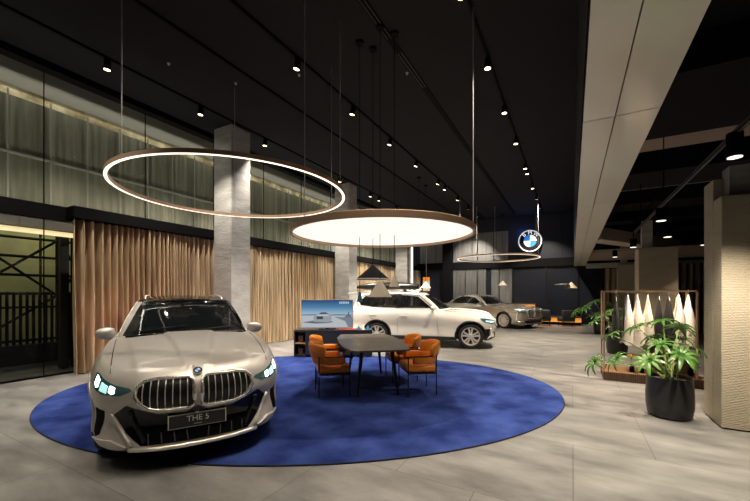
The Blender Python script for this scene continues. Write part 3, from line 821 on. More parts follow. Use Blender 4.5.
# ------------------------------------------------------------------ curtains
def curtain(y0, y1, label, seed):
    rnd = random.Random(seed); t = thing('curtain', label, 'curtain', (-8.30, y0, 0), 0, 'floor length curtains on the left wall')
    n = int((y1 - y0) / .012); Z = [.02, .3, .8, 1.4, 2.0, 2.5, 2.8, 2.96]; ph = rnd.random() * 6; P = []
    prof = []
    p = ph
    for i in range(n + 1):
        yy = (y1 - y0) * i / n
        w = .115 + .028 * math.sin(yy * 2.1 + seed) + .02 * math.sin(yy * 5.3)
        p += 2 * PI * .012 / w
        a = .12 + .03 * math.sin(yy * 3.7 + seed * 2)
        s_ = math.sin(p); s_ = math.copysign(abs(s_)**.75, s_)
        prof.append((yy, a * s_, p, a))
    for z in Z:
        row = []
        k = .75 + .35 * (1 - z / 2.9)
        for yy, x, pp, a in prof:
            row.append((x * k + .012 * math.sin(pp * .5 + z * 1.3), yy + .02 * math.sin(pp * .31 + z * 2) * (1 - z / 2.9), z))
        P.append(row)
    b = MB().quadgrid(P)
    b.build('cloth', M['curtain'], t, smooth=True)
    MB().cyl((0, 0, 2.968), (0, y1 - y0, 2.968), .012, n=8).build('rail', M['track'], t)
curtain(3.12, 6.2, 'beige satin curtain behind the nearest car, left end', 1)
curtain(6.25, 11.5, 'beige satin curtain between the two nearest plaster columns', 2)
curtain(11.55, 17.0, 'beige satin curtain behind the hanging cone lamps', 3)
curtain(17.05, 20.6, 'beige satin curtain beyond the farthest plaster column', 4)
t = thing('curtain', 'brown curtain at the far end of the clothing side', 'curtain', (2.7, 18.2, 0))
P = [[(x * .02, .06 * math.sin(x * .02 * 30), z) for x in range(0, 220)] for z in (.02, 1.4, 2.75)]
MB().quadgrid(P).build('cloth', mat('curtain_brown', (.10, .065, .04), .7), t, smooth=True)
t = thing('curtain', 'narrow tan curtain beside the dark end wall', 'curtain', (1.35, 20.15, 0))
P = [[(x * .02, .05 * math.sin(x * .02 * 26), z) for x in range(0, 40)] for z in (.02, 1.4, 2.75)]
MB().quadgrid(P).build('cloth', mat('curtain_tan', (.20, .15, .09), .7), t, smooth=True)

# ------------------------------------------------------------------ rug
rg = thing('oval_rug', 'large oval royal blue rug under the near car and table', 'rug', (-3.80, 4.76, 0), YAW)
n = 128
b = MB(); A = [b.bm.verts.new((3.93 * math.cos(2 * PI * i / n), 2.83 * math.sin(2 * PI * i / n), .016)) for i in range(n)]
b.bm.faces.new(A); b.build('pile', M['rug'], rg)
MB().tube([(3.932 * math.cos(2 * PI * i / n), 2.832 * math.sin(2 * PI * i / n), .009) for i in range(n)], .008, 6, True).build('binding', M['rugedge'], rg, smooth=True)

# ------------------------------------------------------------------ ring and disc lamps
def ring_lamp(x, y, z, r, label, wires, wz=CZ):
    t = thing('ring_pendant_lamp', label, 'pendant lamp', (x, y, z), 0, None)
    h, w = .055, .048
    MB().lathe([(r - w, .0), (r, 0), (r, h), (r - w, h), (r - w, 0)], 128).build('ring_frame', M['bronze'], t, smooth=True, auto=30)
    MB().lathe([(r - w + .006, -.004), (r - .003, -.004), (r - .003, .001), (r - w + .006, .001), (r - w + .006, -.004)], 128).build('lit_strip', M['led'], t, smooth=True, auto=30)
    for a in wires:
        px, py = (r - w / 2) * math.cos(a), (r - w / 2) * math.sin(a)
        MB().cyl((px, py, h), (px, py, wz - z), .006, n=6).build('suspension_wire', M['wire'], t)
        MB().cyl((px, py, h), (px, py, h + .03), .014, n=8).build('wire_clip', M['steel'], t)
    return t
def A_at(lat, dep, cx_, cy_):
    x, y = lat * RX + dep * FX, lat * RY + dep * FY
    return math.atan2(y - cy_, x - cx_)
ring_lamp(-4.73, 3.96, 3.14, 1.73, 'large glowing ring lamp hanging over the nearest silver car', [YAW + R(a) for a in (-118, -9, 113)])
ring_lamp(-2.88, 16.37, 3.10, 1.73, 'smaller looking glowing ring lamp hanging over the far bronze saloon', [YAW + R(a) for a in (-8, 75, 105, 186)])
dl = thing('disc_pendant_lamp', 'large round luminous disc lamp hanging over the dining table', 'pendant lamp', (-2.64, 5.01, 2.46))
ro, ri = 1.435, 1.395
MB().lathe([(ri, 0), (ro, 0), (ro, .085), (ro - .02, .095), (.0001, .095), (.0001, .085), (ri, .07), (ri, 0)], 128).build('disc_frame', M['bronze'], dl, smooth=True, auto=30)
MB().lathe([(.0001, .045), (ri + .001, .045), (ri + .001, .05), (.0001, .05)], 96).build('diffuser', M['diffuser'], dl)
for a in (-139, -15.5, 132):
    aa = YAW + R(a); px, py = (ro - .04) * math.cos(aa), (ro - .04) * math.sin(aa)
    MB().cyl((px, py, .09), (px, py, CZ - 2.46), .006, n=6).build('suspension_wire', M['wire'], dl)

def cone_lamp(x, y, z0, r, h, m, label, group=None, rim=None, top=CZ, canopy=True, four=False):
    t = thing('cone_pendant_lamp', label, 'pendant lamp', (x, y, z0), 0, group)
    MB().lathe([(r, 0), (.018, h), (.0001, h + .005), (.0001, h - .01), (.014, h - .015), (r - .008, 0.0), (r, 0)], 32).build('lamp_shade', m, t, smooth=True, auto=30)
    if rim: MB().lathe([(r - .01, -.012), (r + .003, -.012), (r + .003, .006), (r - .01, .006), (r - .01, -.012)], 32).build('shade_rim', rim, t)
    MB().lathe([(.0001, h * .25), (.03, h * .3), (.035, h * .45), (.015, h * .6), (.0001, h * .6)], 12).build('bulb', M['white'], t, smooth=True)
    MB().cyl((0, 0, h), (0, 0, top - z0 - .02), .0055, n=6).build('cord', M['track'], t)
    if canopy: MB().cyl((0, 0, top - z0 - .04), (0, 0, top - z0), .07, n=20).build('ceiling_rose', M['track'], t)
cone_lamp(-3.02, 5.38, 1.80, .285, .24, M['shade_black'], 'wide black cone lamp with pale rim over the table', rim=M['white'])
cone_lamp(-2.67, 4.99, 1.492, .19, .27, M['beige_shade'], 'beige cone lamp hanging lowest over the table centre')
cone_lamp(-2.54, 5.24, 1.654, .085, .18, M['beige_shade'], 'small cream cone lamp to the right of the beige one')
cone_lamp(-3.14, 5.14, 1.405, .05, .17, M['shade_blue'], 'small slim blue cone lamp beside the display screen')
cone_lamp(-5.03, 13.2, 1.776, .21, .25, M['beige_shade'], 'white cone lamp hanging behind the white car roof, right end', top=CZ)
cone_lamp(-4.89, 12.15, 1.68, .10, .16, M['white'], 'small white cone lamp just left of the one behind the white car', top=CZ)
cone_lamp(-.03, 19.6, 1.82, .27, .3, M['dim_shade'], 'white cone lamp over the lit bench near the end wall', top=CZ)
cone_lamp(-3.25, 20.0, 2.0, .22, .25, M['dim_shade'], 'cream cone lamp in front of the end wall behind the saloon', top=CZ)
t = thing('flat_pendant_lamp', 'flat round white pendant lamp near the end wall', 'pendant lamp', (-.42, 19.4, 1.98))
MB().lathe([(.0001, 0), (.32, 0), (.33, .03), (.0001, .06)], 28).build('lamp_shade', M['dim_shade'], t); MB().cyl((0, 0, .05), (0, 0, CZ - 2.0), .005, n=6).build('cord', M['track'], t)

# ------------------------------------------------------------------ round sign
sg_ = thing('round_sign', 'lit round blue and white quartered emblem sign on the end wall', 'sign', (-1.95, 20.45, 4.34))
m4 = Matrix.Rotation(YAW * .35, 4, 'Z') @ Matrix.Rotation(R(90), 4, 'X')
roundel(sg_, .58, m4, lit=True, big=True)
b = MB().cyl((0, 0.02, 0), (0, .43, 0), .05, n=12); b.build('bracket', M['track'], sg_)
b = MB().cyl((.3, .04, .4), (.3, .04, CZ - 4.34), .012, n=6); b.build('hanging_rod', M['wire'], sg_)
l_ = bpy.data.lights.new('sign_halo', 'POINT'); l_.energy = 14; l_.color = (.12, .3, 1.); l_.shadow_soft_size = .2
o = bpy.data.objects.new('sign_halo', l_); COL.objects.link(o); o.parent = sg_; o.location = (-.35, .22, .45)

# ------------------------------------------------------------------ car specifications
silver = mat('paint_champagne_silver', (.58, .55, .505), .40, .4, coat=.35)
whitep = mat('paint_white', (.86, .83, .76), .25, 0, coat=1.)
bronzep = mat('paint_bronze', (.50, .45, .375), .26, .65, coat=1.)
S5 = dict(L=5.06, W=.895, ghfrontblack=True, cowl=1.5, cabin=(1.55, 4.8, .62), cladrows=0, blackroof=True, paint=silver,
    plan=[(0, 0), (.010, .2), (.048, .39), (.12, .56), (.25, .70), (.44, .80), (.72, .862), (1.15, .89), (2.5, .895), (3.9, .895), (4.5, .875), (4.85, .78), (5.0, .55), (5.05, .28), (5.06, 0)],
    zsh=[(0, .755), (.2, .81), (.85, .91), (1.5, .965), (2.2, .99), (3.2, 1.01), (4.2, 1.05), (5.06, 1.04)],
    crown=[(0, .06), (.7, .095), (1.25, .09), (1.6, .05), (1.9, 0), (5.06, 0)],
    zbot=[(0, .175), (.25, .17), (.6, .19), (1.4, .2), (3.6, .2), (4.7, .23), (5.06, .28)],
    ff=[(0, .12), (.04, .02), (.1, .0), (.22, .035), (.35, .06), (.5, .035), (.62, .0), (.8, .0), (.9, .035), (.96, .08), (1, .13)],
    fs=[(0, .06), (.08, .02), (.2, .0), (.42, .012), (.6, .0), (.72, -.006), (.84, .012), (.93, .04), (1, .085)],
    fr=[(0, .09), (.15, .01), (.4, .0), (.6, .03), (.8, .06), (1, .12)],
    gh=dict(bot=(1.46, (1.86, .765), (4.74, .68), 4.93, .07), top=(2.16, (2.36, .585), (4.5, .50), 4.60, .03), zr=[(2.1, 1.385), (2.35, 1.425), (2.8, 1.455), (3.5, 1.465), (4.3, 1.43), (4.65, 1.38)], crown=.035, tuck=.02, bow=.012),
    ws=[(-.715, 1.0), (-.40, 1.035), (0, 1.05), (.40, 1.035), (.715, 1.0), (.55, 1.37), (0, 1.40), (-.55, 1.37)],
    rw=[(-.5, 1.08), (.5, 1.08), (.42, 1.34), (-.42, 1.34)],
    sw=[[(2.05, 1.03), (2.5, 1.36), (3.02, 1.395), (3.05, 1.04)], [(3.13, 1.04), (3.10, 1.395), (3.86, 1.375), (3.98, 1.055)], [(4.06, 1.06), (3.95, 1.365), (4.36, 1.335), (4.6, 1.12)]],
    chromeline=[(1.97, 1.01), (2.42, 1.365), (2.7, 1.41), (3.3, 1.42), (4.0, 1.395), (4.42, 1.345), (4.66, 1.11)],
    pillars=[[(3.04, 1.035), (3.01, 1.40), (3.11, 1.40), (3.14, 1.035)], [(3.97, 1.05), (3.85, 1.378), (3.96, 1.37), (4.07, 1.055)]],
    axles=(.88, 3.875), wr=.355, archgap=.035, lipw=.03, lipm=silver, rimr=.25, spokes=5, wtuck=.185,
    seams=[[(1.72, .32), (1.80, .62), (1.86, .93)], [(3.05, .24), (3.07, .97)], [(4.02, 1.0), (3.95, .75), (3.60, .5), (3.45, .24)]],
    handles=[(2.80, .83), (3.80, .85)], mirror=(2.0, .90, 1.03), seats=(3.0, 3.95), seatz=1.12, steer=(2.22, -.36, 1.02), steerm=mat('wheel_grey', (.09, .09, .09), .4), ws_top=2.2, ws_topz=1.385)
SX = dict(L=4.50, W=.92, cowl=1.32, cabin=(1.45, 4.3, .66), cladrows=2, blackroof=False, paint=whitep,
    plan=[(0, 0), (.0, .3), (.04, .52), (.12, .70), (.27, .83), (.5, .895), (.85, .915), (2.2, .92), (3.5, .915), (4.05, .89), (4.32, .78), (4.45, .52), (4.49, .25), (4.50, 0)],
    zsh=[(0, .80), (.15, .86), (.5, .93), (1.0, .985), (1.5, 1.04), (2.2, 1.07), (3.2, 1.10), (4.1, 1.14), (4.5, 1.10)],
    crown=[(0, .09), (.4, .10), (1.0, .09), (1.4, .05), (1.7, 0), (4.5, 0)],
    zbot=[(0, .24), (.5, .22), (1.4, .22), (3.3, .22), (4.2, .25), (4.5, .33)],
    ff=[(0, .14), (.05, .05), (.15, .02), (.4, .03), (.6, .0), (.8, .0), (.92, .05), (1, .14)],
    fs=[(0, .07), (.08, .02), (.16, .0), (.3, .01), (.45, .02), (.62, .0), (.78, .0), (.9, .03), (1, .075)],
    fr=[(0, .12), (.15, .02), (.4, .0), (.6, .02), (.8, .04), (1, .09)],
    gh=dict(bot=(1.22, (1.58, .745), (4.22, .72), 4.42, .06), top=(1.98, (2.14, .60), (4.0, .57), 4.20, .03), zr=[(1.95, 1.535), (2.3, 1.58), (2.8, 1.60), (3.4, 1.595), (4.0, 1.555), (4.2, 1.53)], crown=.03, tuck=.02, bow=.012),
    ws=[(-.68, 1.10), (0, 1.14), (.68, 1.10), (.56, 1.50), (0, 1.53), (-.56, 1.50)],
    rw=[(-.52, 1.18), (.52, 1.18), (.46, 1.46), (-.46, 1.46)],
    sw=[[(1.80, 1.125), (2.22, 1.47), (2.74, 1.515), (2.76, 1.13)], [(2.84, 1.13), (2.82, 1.518), (3.42, 1.505), (3.54, 1.15)], [(3.62, 1.16), (3.50, 1.50), (3.84, 1.47), (4.02, 1.30), (3.96, 1.20)]],
    chromeline=[(1.72, 1.10), (2.18, 1.495), (2.7, 1.54), (3.4, 1.53), (3.88, 1.49), (4.1, 1.31), (4.02, 1.18)], trimmat=M['carblack'],
    pillars=[[(2.73, 1.125), (2.71, 1.525), (2.83, 1.525), (2.85, 1.125)], [(3.53, 1.15), (3.41, 1.512), (3.51, 1.505), (3.63, 1.155)]],
    axles=(.73, 3.42), wr=.355, archgap=.04, lipw=.055, lipm=M['carblack'], rimr=.255, spokes=5, wtuck=.125,
    seams=[[(1.62, .40), (1.66, .75), (1.60, 1.0)], [(2.80, .32), (2.80, 1.06)], [(3.72, 1.10), (3.62, .85), (3.28, .6), (3.15, .32)]],
    handles=[(2.62, .90), (3.55, .93)], mirror=(1.78, 1.03, 1.14), seats=(2.65, 3.5), seatz=1.2, seatm=M['interior_light'], steer=(2.0, -.36, 1.12), ws_top=2.1, ws_topz=1.52)
S7 = dict(L=5.39, W=.975, cowl=1.55, cabin=(1.7, 4.5, .66), cladrows=0, blackroof=False, paint=bronzep, ghpaint=bronzep,
    plan=[(0, 0), (.0, .35), (.03, .62), (.11, .80), (.27, .90), (.6, .955), (1.1, .975), (2.6, .975), (3.9, .97), (4.7, .945), (5.12, .85), (5.32, .6), (5.38, .3), (5.39, 0)],
    zsh=[(0, .80), (.15, .86), (.5, .90), (1.0, .94), (1.6, .99), (2.5, 1.01), (3.6, 1.03), (4.6, 1.04), (5.1, 1.01), (5.39, .94)],
    crown=[(0, .08), (.4, .09), (1.2, .07), (1.7, .02), (2.0, 0), (4.4, 0), (4.7, .04), (5.39, .05)],
    zbot=[(0, .2), (.5, .18), (1.4, .2), (3.8, .2), (5.0, .24), (5.39, .3)],
    ff=[(0, .12), (.04, .03), (.15, .02), (.4, .03), (.6, .0), (.85, .0), (.94, .05), (1, .12)],
    fs=[(0, .07), (.06, .02), (.15, .0), (.4, .015), (.6, .0), (.75, .0), (.88, .02), (1, .08)],
    fr=[(0, .1), (.15, .01), (.5, .0), (.8, .04), (1, .12)],
    gh=dict(bot=(1.55, (2.0, .76), (4.72, .66), 4.95, .09), top=(2.50, (2.68, .59), (3.95, .53), 4.10, .04), zr=[(2.45, 1.44), (2.8, 1.485), (3.2, 1.50), (3.7, 1.48), (4.1, 1.42)], crown=.03, tuck=.02, bow=.012),
    ws=[(-.70, 1.05), (0, 1.09), (.70, 1.05), (.55, 1.40), (0, 1.43), (-.55, 1.40)],
    rw=[(-.5, 1.10), (.5, 1.10), (.45, 1.36), (-.45, 1.36)],
    sw=[[(2.25, 1.06), (2.78, 1.37), (3.22, 1.425), (3.25, 1.07)], [(3.32, 1.07), (3.29, 1.425), (3.78, 1.40), (4.14, 1.26), (4.32, 1.12), (4.25, 1.08)]],
    chromeline=[(2.15, 1.045), (2.72, 1.385), (3.15, 1.45), (3.7, 1.43), (4.15, 1.30), (4.42, 1.10), (4.30, 1.055), (3.3, 1.045), (2.15, 1.04)], trimmat=M['chrome'],
    pillars=[[(3.24, 1.065), (3.21, 1.43), (3.30, 1.43), (3.33, 1.065)]],
    axles=(.88, 4.095), wr=.365, archgap=.03, lipw=.03, lipm=bronzep, rimr=.275, spokes=7, wtuck=.125,
    seams=[[(1.85, .3), (1.9, .95)], [(3.28, .26), (3.28, .98)], [(4.45, 1.0), (4.2, .72), (3.72, .5), (3.6, .26)]],
    handles=[(2.98, .86), (4.05, .88)], mirror=(2.08, 1.06, 1.08), seats=(3.0, 3.9), seatz=1.12, steer=(2.4, -.38, 1.04), ws_top=2.6, ws_topz=1.42)

KID = [(.028, .545), (.028, .762), (.062, .795), (.335, .798), (.42, .783), (.468, .74), (.478, .665), (.445, .595), (.385, .545), (.31, .522), (.065, .522)]
def kidneys(c, root, K, bars, frame=.034, fo=.016, barw=.012, fm=None, skip=None):
    for sg in (-1, 1):
        fn = lambda y, z, off: c.at_u(sg * y, z, off)
        g = patch(fn, K, 'kidney_grille', M['carblack'], root, .006, .02, .05)
        band(fn, shrink(K, -frame * .1), 'grille_frame', fm or M['chrome'], g, frame, fo, .05)
        y0 = K[0][0]; y1 = max(k[0] for k in K)
        b = MB()
        for i in range(bars):
            y = y0 + (y1 - y0) * (i + 1) / (bars + 1)
            zs = []
            n = len(K)
            for j in range(n):
                (a0, b0), (a1, b1) = K[j], K[(j + 1) % n]
                if (a0 > y) != (a1 > y): zs.append(b0 + (b1 - b0) * (y - a0) / (a1 - a0))
            if len(zs) < 2: continue
            z0, z1 = min(zs), max(zs)
            P = [fn(y, z0 + .012 + (z1 - z0 - .024) * k / 6, .014)[0] for k in range(7)]
            b.tube(P, barw / 2, 6)
        b.build('grille_bars', M['satin'], g, smooth=True)

def mir(poly, sg): return [(sg * a, b) for a, b in poly]

# ---- nearest car: silver wagon
car5, c = make_car(S5, (-5.09, 3.30, .016), math.atan2(-.527, .85) + R(1.2), 'champagne silver estate car with lit headlights facing the camera on the blue rug')
U = lambda y, z, off: c.at_u(y, z, off)
kidneys(c, car5, KID, 7, frame=.036, fo=.018, barw=.009)
# central lower intake
intake = [(-.70, .49), (-.55, .585), (-.43, .53), (-.32, .488), (-.09, .478), (0, .535), (.09, .478), (.32, .488), (.43, .53), (.55, .585), (.70, .49), (.58, .35), (.44, .24), (-.44, .24), (-.58, .35)]
it = patch(U, intake, 'lower_intake', M['blackgloss'], car5, .004, .01, .05)
for sg in (-1, 1):
    for k in range(4):
        u = sg * (.08 + .10 * k); MB().tube([U(u, .25, .01)[0], U(u + sg * .012, .33, .01)[0]], .005, 6).build('intake_fin', M['slot'], it)
    band(U, mir([(.53, .53), (.50, .41), (.41, .27)], sg), 'intake_blade', M['carblack'], it, .035, .014, .04, closed=False)
    slot = [(.80, .52), (.95, .53), (.97, .32), (.95, .275), (.86, .31)]
    patch(U, mir(slot, sg), 'side_intake', M['dark'], car5, .004, .01, .04)
    # painted blade between
    band(U, mir([(.71, .51), (.64, .39), (.51, .24)], sg), 'bumper_blade', silver, car5, .03, .006, .04, closed=False)
    wing = [(.55, .235), (.70, .285), (.86, .27), (1.02, .26), (1.02, .21), (.88, .185), (.58, .185)]
    patch(U, mir(wing, sg), 'splitter_wing', silver, car5, .020, .03, .05)
    # headlight
    hl = [(.53, .728), (.505, .708), (.60, .668), (.78, .665), (.93, .70), (1.01, .76), (1.02, .825), (.94, .825), (.80, .782), (.65, .748)]
    h = patch(U, mir(hl, sg), 'headlight', M['lamphouse'], car5, .004, .01, .035)
    for q in ([(.655, .732), (.71, .745), (.715, .695), (.68, .677), (.655, .685)], [(.875, .78), (.955, .81), (.95, .75), (.905, .715), (.875, .72)]):
        patch(U, mir(q, sg), 'daytime_light', M['drl'], h, .009, .003, .025)
    for q in ([(.735, .74), (.83, .765), (.84, .695), (.74, .68)], ):
        patch(U, mir(q, sg), 'projector', M['drlsoft'], h, .0065, .002, .03)
    # fog reflector dot and roof rail
    P = [c.at_top(d, sg * (.515 - .02 * abs(d - 3.3)), (.012 + .012 * min(1, (d - 2.35) * 3, (4.45 - d) * 3)), gh=True)[0] for d in [2.36 + 2.08 * k / 16 for k in range(17)]]
    MB().tube(P, .013, 8).build('roof_rail', M['satin'], car5, smooth=True)
    # a-pillar bright line
    b = patch(lambda a, z, off: c.at_u(sg * a, z, off), [(2.2, .2)] * 0 or [(1.45, .24), (3.45, .24), (3.45, .20), (1.45, .20)], 'sill_trim', M['carblack'], car5, .004, .004, .2)
    # tail light
    tl = [(-sg * 0 + .42, .93), (.80, .955), (.90, .95), (.88, .89), (.66, .87), (.42, .88)]
    fnr = lambda y, z, off: c.at_front(sg * y, z, off, rear=True, gh=False)
    patch(fnr, [(a * .96, z) for a, z in tl], 'taillight', M['taillit'], car5, .006, .01, .05)
    # washer dots / jets
band(U, [(-.53, .21), (-.3, .202), (0, .20), (.3, .202), (.53, .21)], 'lower_lip', M['satin'], car5, .042, .018, .06, closed=False)
# number plate
pl = thing('number_plate', None, None); pl.parent = car5
q, _ = c.at_u(0, .425, .03); xp = q.x
pl.location = (xp + .005, 0, .405); 
MB().box(-.02, .0, -.235, .235, -.062, .062, bev=.004).build('plate_backing', M['platewhite'], pl)
MB().box(-.0, .003, -.227, .227, -.054, .054).build('plate_face', M['plate'], pl)
mt = Matrix.Translation((.004, 0, .014)) @ Matrix.Rotation(R(90), 4, 'Z') @ Matrix.Rotation(R(90), 4, 'X')
text_mesh('plate_text', 'THE 5', .070, M['platewhite'], pl, mt, .001)
text_mesh('plate_small_text', '••••••••', .022, M['platewhite'], pl, Matrix.Translation((0, 0, -.048)) @ mt, .001)
# hood badge
q, nn = c.at_top(.085, 0, .002)
e1, _ = c.at_top(.12, 0, .002); tdir = (e1 - q).normalized()
zax = Vector((0, 0, 1)).lerp(Vector((1, 0, 0)), .55).normalized()
m4 = Matrix.Translation(q + Vector((.01, 0, -.008))) @ zax.to_track_quat('Z', 'Y').to_matrix().to_4x4()
bd = thing('hood_emblem', None, None); bd.parent = car5
roundel(bd, .043, Matrix.Translation(q + Vector((.010, 0, .004))) @ Matrix.Rotation(R(90), 4, 'Z') @ Matrix.Rotation(R(38), 4, 'X'))
# wipers
for y0, y1, z in ((-.62, -.02, 0), (.08, .58, 0)):
    P = []
    for k in range(9):
        y = y0 + (y1 - y0) * k / 8; zz = 1.035 + .03 * (1 - abs(y)) + (.05 if y0 < 0 else .03) * k / 8
        P.append(c.at_front(y, zz, .012)[0])
    MB().tube(P, .008, 6).build('wiper', M['carblack'], car5)
# bonnet shut line
for sg in (-1, 1):
    P = [c.at_top(.22 + (1.62 - .22) * k / 16, sg * (.66 + .09 * k / 16), .001)[0] for k in range(17)]
    MB().tube(P, .0035, 5).build('bonnet_seam', M['gap'], car5)

# ---- white SUV
carx, c = make_car(SX, (-4.19, 10.44, 0), R(16.2), 'white compact sport utility car with roof box, parked side-on behind the table')
U = lambda y, z, off: c.at_u(y, z, off)
KX = [(.035, .56), (.035, .82), (.08, .86), (.34, .86), (.42, .82), (.44, .72), (.38, .58), (.32, .54), (.08, .54)]
kidneys(c, carx, KX, 6, frame=.03, fm=M['chrome'])
for sg in (-1, 1):
    hl = [(.60, .80), (.60, .73), (.80, .71), (1.0, .74), (1.10, .80), (1.14, .86), (1.0, .86), (.8, .83)]
    h = patch(U, mir(hl, sg), 'headlight', M['lamphouse'], carx, .006, .01, .04)
    patch(U, mir([(.66, .78), (.66, .745), (.8, .735), (.98, .77), (.98, .80)], sg), 'headlight_lens', M['drlsoft'], h, .009, .002, .04)
    patch(U, mir([(.82, .56), (1.0, .56), (1.05, .34), (.95, .30), (.86, .36)], sg), 'side_intake', M['carblack'], carx, .006, .01, .05)
    band(U, mir([(.80, .58), (.84, .36), (.92, .28)], sg), 'bumper_blade', M['satin'], carx, .03, .01, .05, closed=False)
    fnr = lambda y, z, off: c.at_front(sg * y, z, off, rear=True, gh=False)
    patch(fnr, [(.45, .98), (.84, 1.02), (.87, .90), (.72, .86), (.45, .90)], 'taillight', M['tail'], carx, .006, .01, .05)
    patch(lambda d, z, off: c.at_side(d, z, sg, off), [(4.12, 1.02), (4.34, 1.03), (4.40, .93), (4.30, .89)], 'taillight_wrap', M['tail'], carx, .006, .01, .05)
    P = [c.at_top(d, sg * .56, .045 * min(1, (d - 2.2) * 4, (4.05 - d) * 4) + .003, gh=True)[0] for d in [2.2 + 1.84 * k / 14 for k in range(15)]]
    MB().tube(P, .014, 8).build('roof_rail', M['satin'], carx, smooth=True)
patch(U, [(-.62, .46), (.62, .46), (.5, .28), (-.5, .28)], 'lower_intake', M['carblack'], carx, .006, .01, .06)
# spoiler
MB().box(-.16, .05, -.56, .56, -.018, .018, (c.lx(4.26), 0, 1.575), (0, R(-6), 0), bev=.012).build('rear_spoiler', whitep, carx)
# roof box on bars
rb = thing('roof_box', 'long black roof box strapped on bars across the white car roof', 'roof box', (-4.19, 10.44, 0), R(16.2))
def rbx(d, y, z): return (c.lx(d), y, z)
b = MB(); P = []
for k in range(13):
    u = k / 12; d = 2.25 + 2.0 * u; w = .36 * (math.sin(PI * min(1, max(.0, u * .92 + .06)))**.35); h = .30 * (math.sin(PI * (u * .9 + .07))**.4)
    P.append([Vector((c.lx(d), w * math.cos(a) * (abs(math.cos(a))**-.35 if abs(math.cos(a)) > .01 else 1), 1.735 + h * (math.sin(a) * .62 if math.sin(a) > 0 else math.sin(a) * .25))) for a in [2 * PI * j / 24 for j in range(25)]])
b.quadgrid(P)
for r_ in (P[0], P[-1]): b.bm.faces.new([b.bm.verts.new(v) for v in r_[:-1]])
b.build('box_shell', M['carblack'], rb, smooth=True)
for d in (2.62, 3.62):
    MB().box(-.03, .03, -.62, .62, -.012, .012, rbx(d, 0, 1.668), bev=.006).build('cross_bar', M['carblack'], rb)
    for sg in (-1, 1): MB().box(-.035, .035, -.02, .02, 1.60, 1.66, rbx(d, sg * .57, 0)).build('bar_foot', M['carblack'], rb)

# ---- bronze saloon
car7, c = make_car(S7, (-3.84, 18.44, 0), math.atan2(-.470, .883), 'bronze and silver saloon car with upright chrome grille parked before the end wall')
U = lambda y, z, off: c.at_u(y, z, off)
K7 = [(.03, .50), (.03, .86), (.08, .90), (.40, .90), (.47, .86), (.49, .72), (.43, .52), (.37, .47), (.08, .47)]
kidneys(c, car7, K7, 6, frame=.035, barw=.007, fm=M['chrome'])
for sg in (-1, 1):
    patch(U, mir([(.60, .875), (.60, .845), (1.05, .84), (1.12, .87)], sg), 'headlight', M['drlsoft'], car7, .008, .01, .05)
    patch(U, mir([(.60, .80), (.60, .73), (.95, .73), (1.0, .80)], sg), 'lower_headlight', M['lamphouse'], car7, .008, .01, .05)
    band(U, mir([(.62, .34), (.95, .33), (1.1, .38)], sg), 'bumper_blade', M['chrome'], car7, .03, .01, .06, closed=False)
    patch(U, mir([(.98, .66), (1.03, .66), (1.03, .42), (.98, .42)], sg), 'side_intake', M['chrome'], car7, .006, .01, .05)
    fnr = lambda y, z, off: c.at_front(sg * y, z, off, rear=True, gh=False)
    patch(fnr, [(.35, .86), (.85, .88), (.85, .82), (.35, .81)], 'taillight', M['tail'], car7, .006, .01, .06)
patch(U, [(-.66, .38), (.66, .38), (.55, .24), (-.55, .24)], 'lower_intake', M['carblack'], car7, .006, .01, .08)
band(U, [(-.6, .225), (0, .215), (.6, .225)], 'lower_lip', M['chrome'], car7, .03, .012, .08, closed=False)

# ------------------------------------------------------------------ dining table
TA = math.atan2(.78, -.62)
tb = thing('dining_table', 'bronze topped boat shaped table with black splayed legs on the blue rug', 'table', (-2.98, 5.24, .016), TA)
half = [(-1.0, .36), (-.97, .42), (-.6, .49), (0, .54), (.65, .53), (1.08, .44), (1.12, .36)]
out = [(x, y) for x, y in half] + [(x, -y) for x, y in half[::-1]]
b = MB(); b.prism(out, .700, .724); 
es = [e for e in b.bm.edges if abs(e.verts[0].co.z - e.verts[1].co.z) < .001]
bmesh.ops.bevel(b.bm, geom=es, offset=.006, segments=2, affect='EDGES')
b.build('table_top', M['tabletop'], tb)
MB().prism([(x * .9, y * .86) for x, y in out], .682, .700).build('table_underframe', M['dark'], tb)
for sx in (-1, 1):
    for sy in (-1, 1):
        MB().cyl((sx * .72, sy * .31, 0), (sx * .60, sy * .23, .69), .018, .032, n=12).build('leg', M['blackmetal'], tb, smooth=True, auto=40)

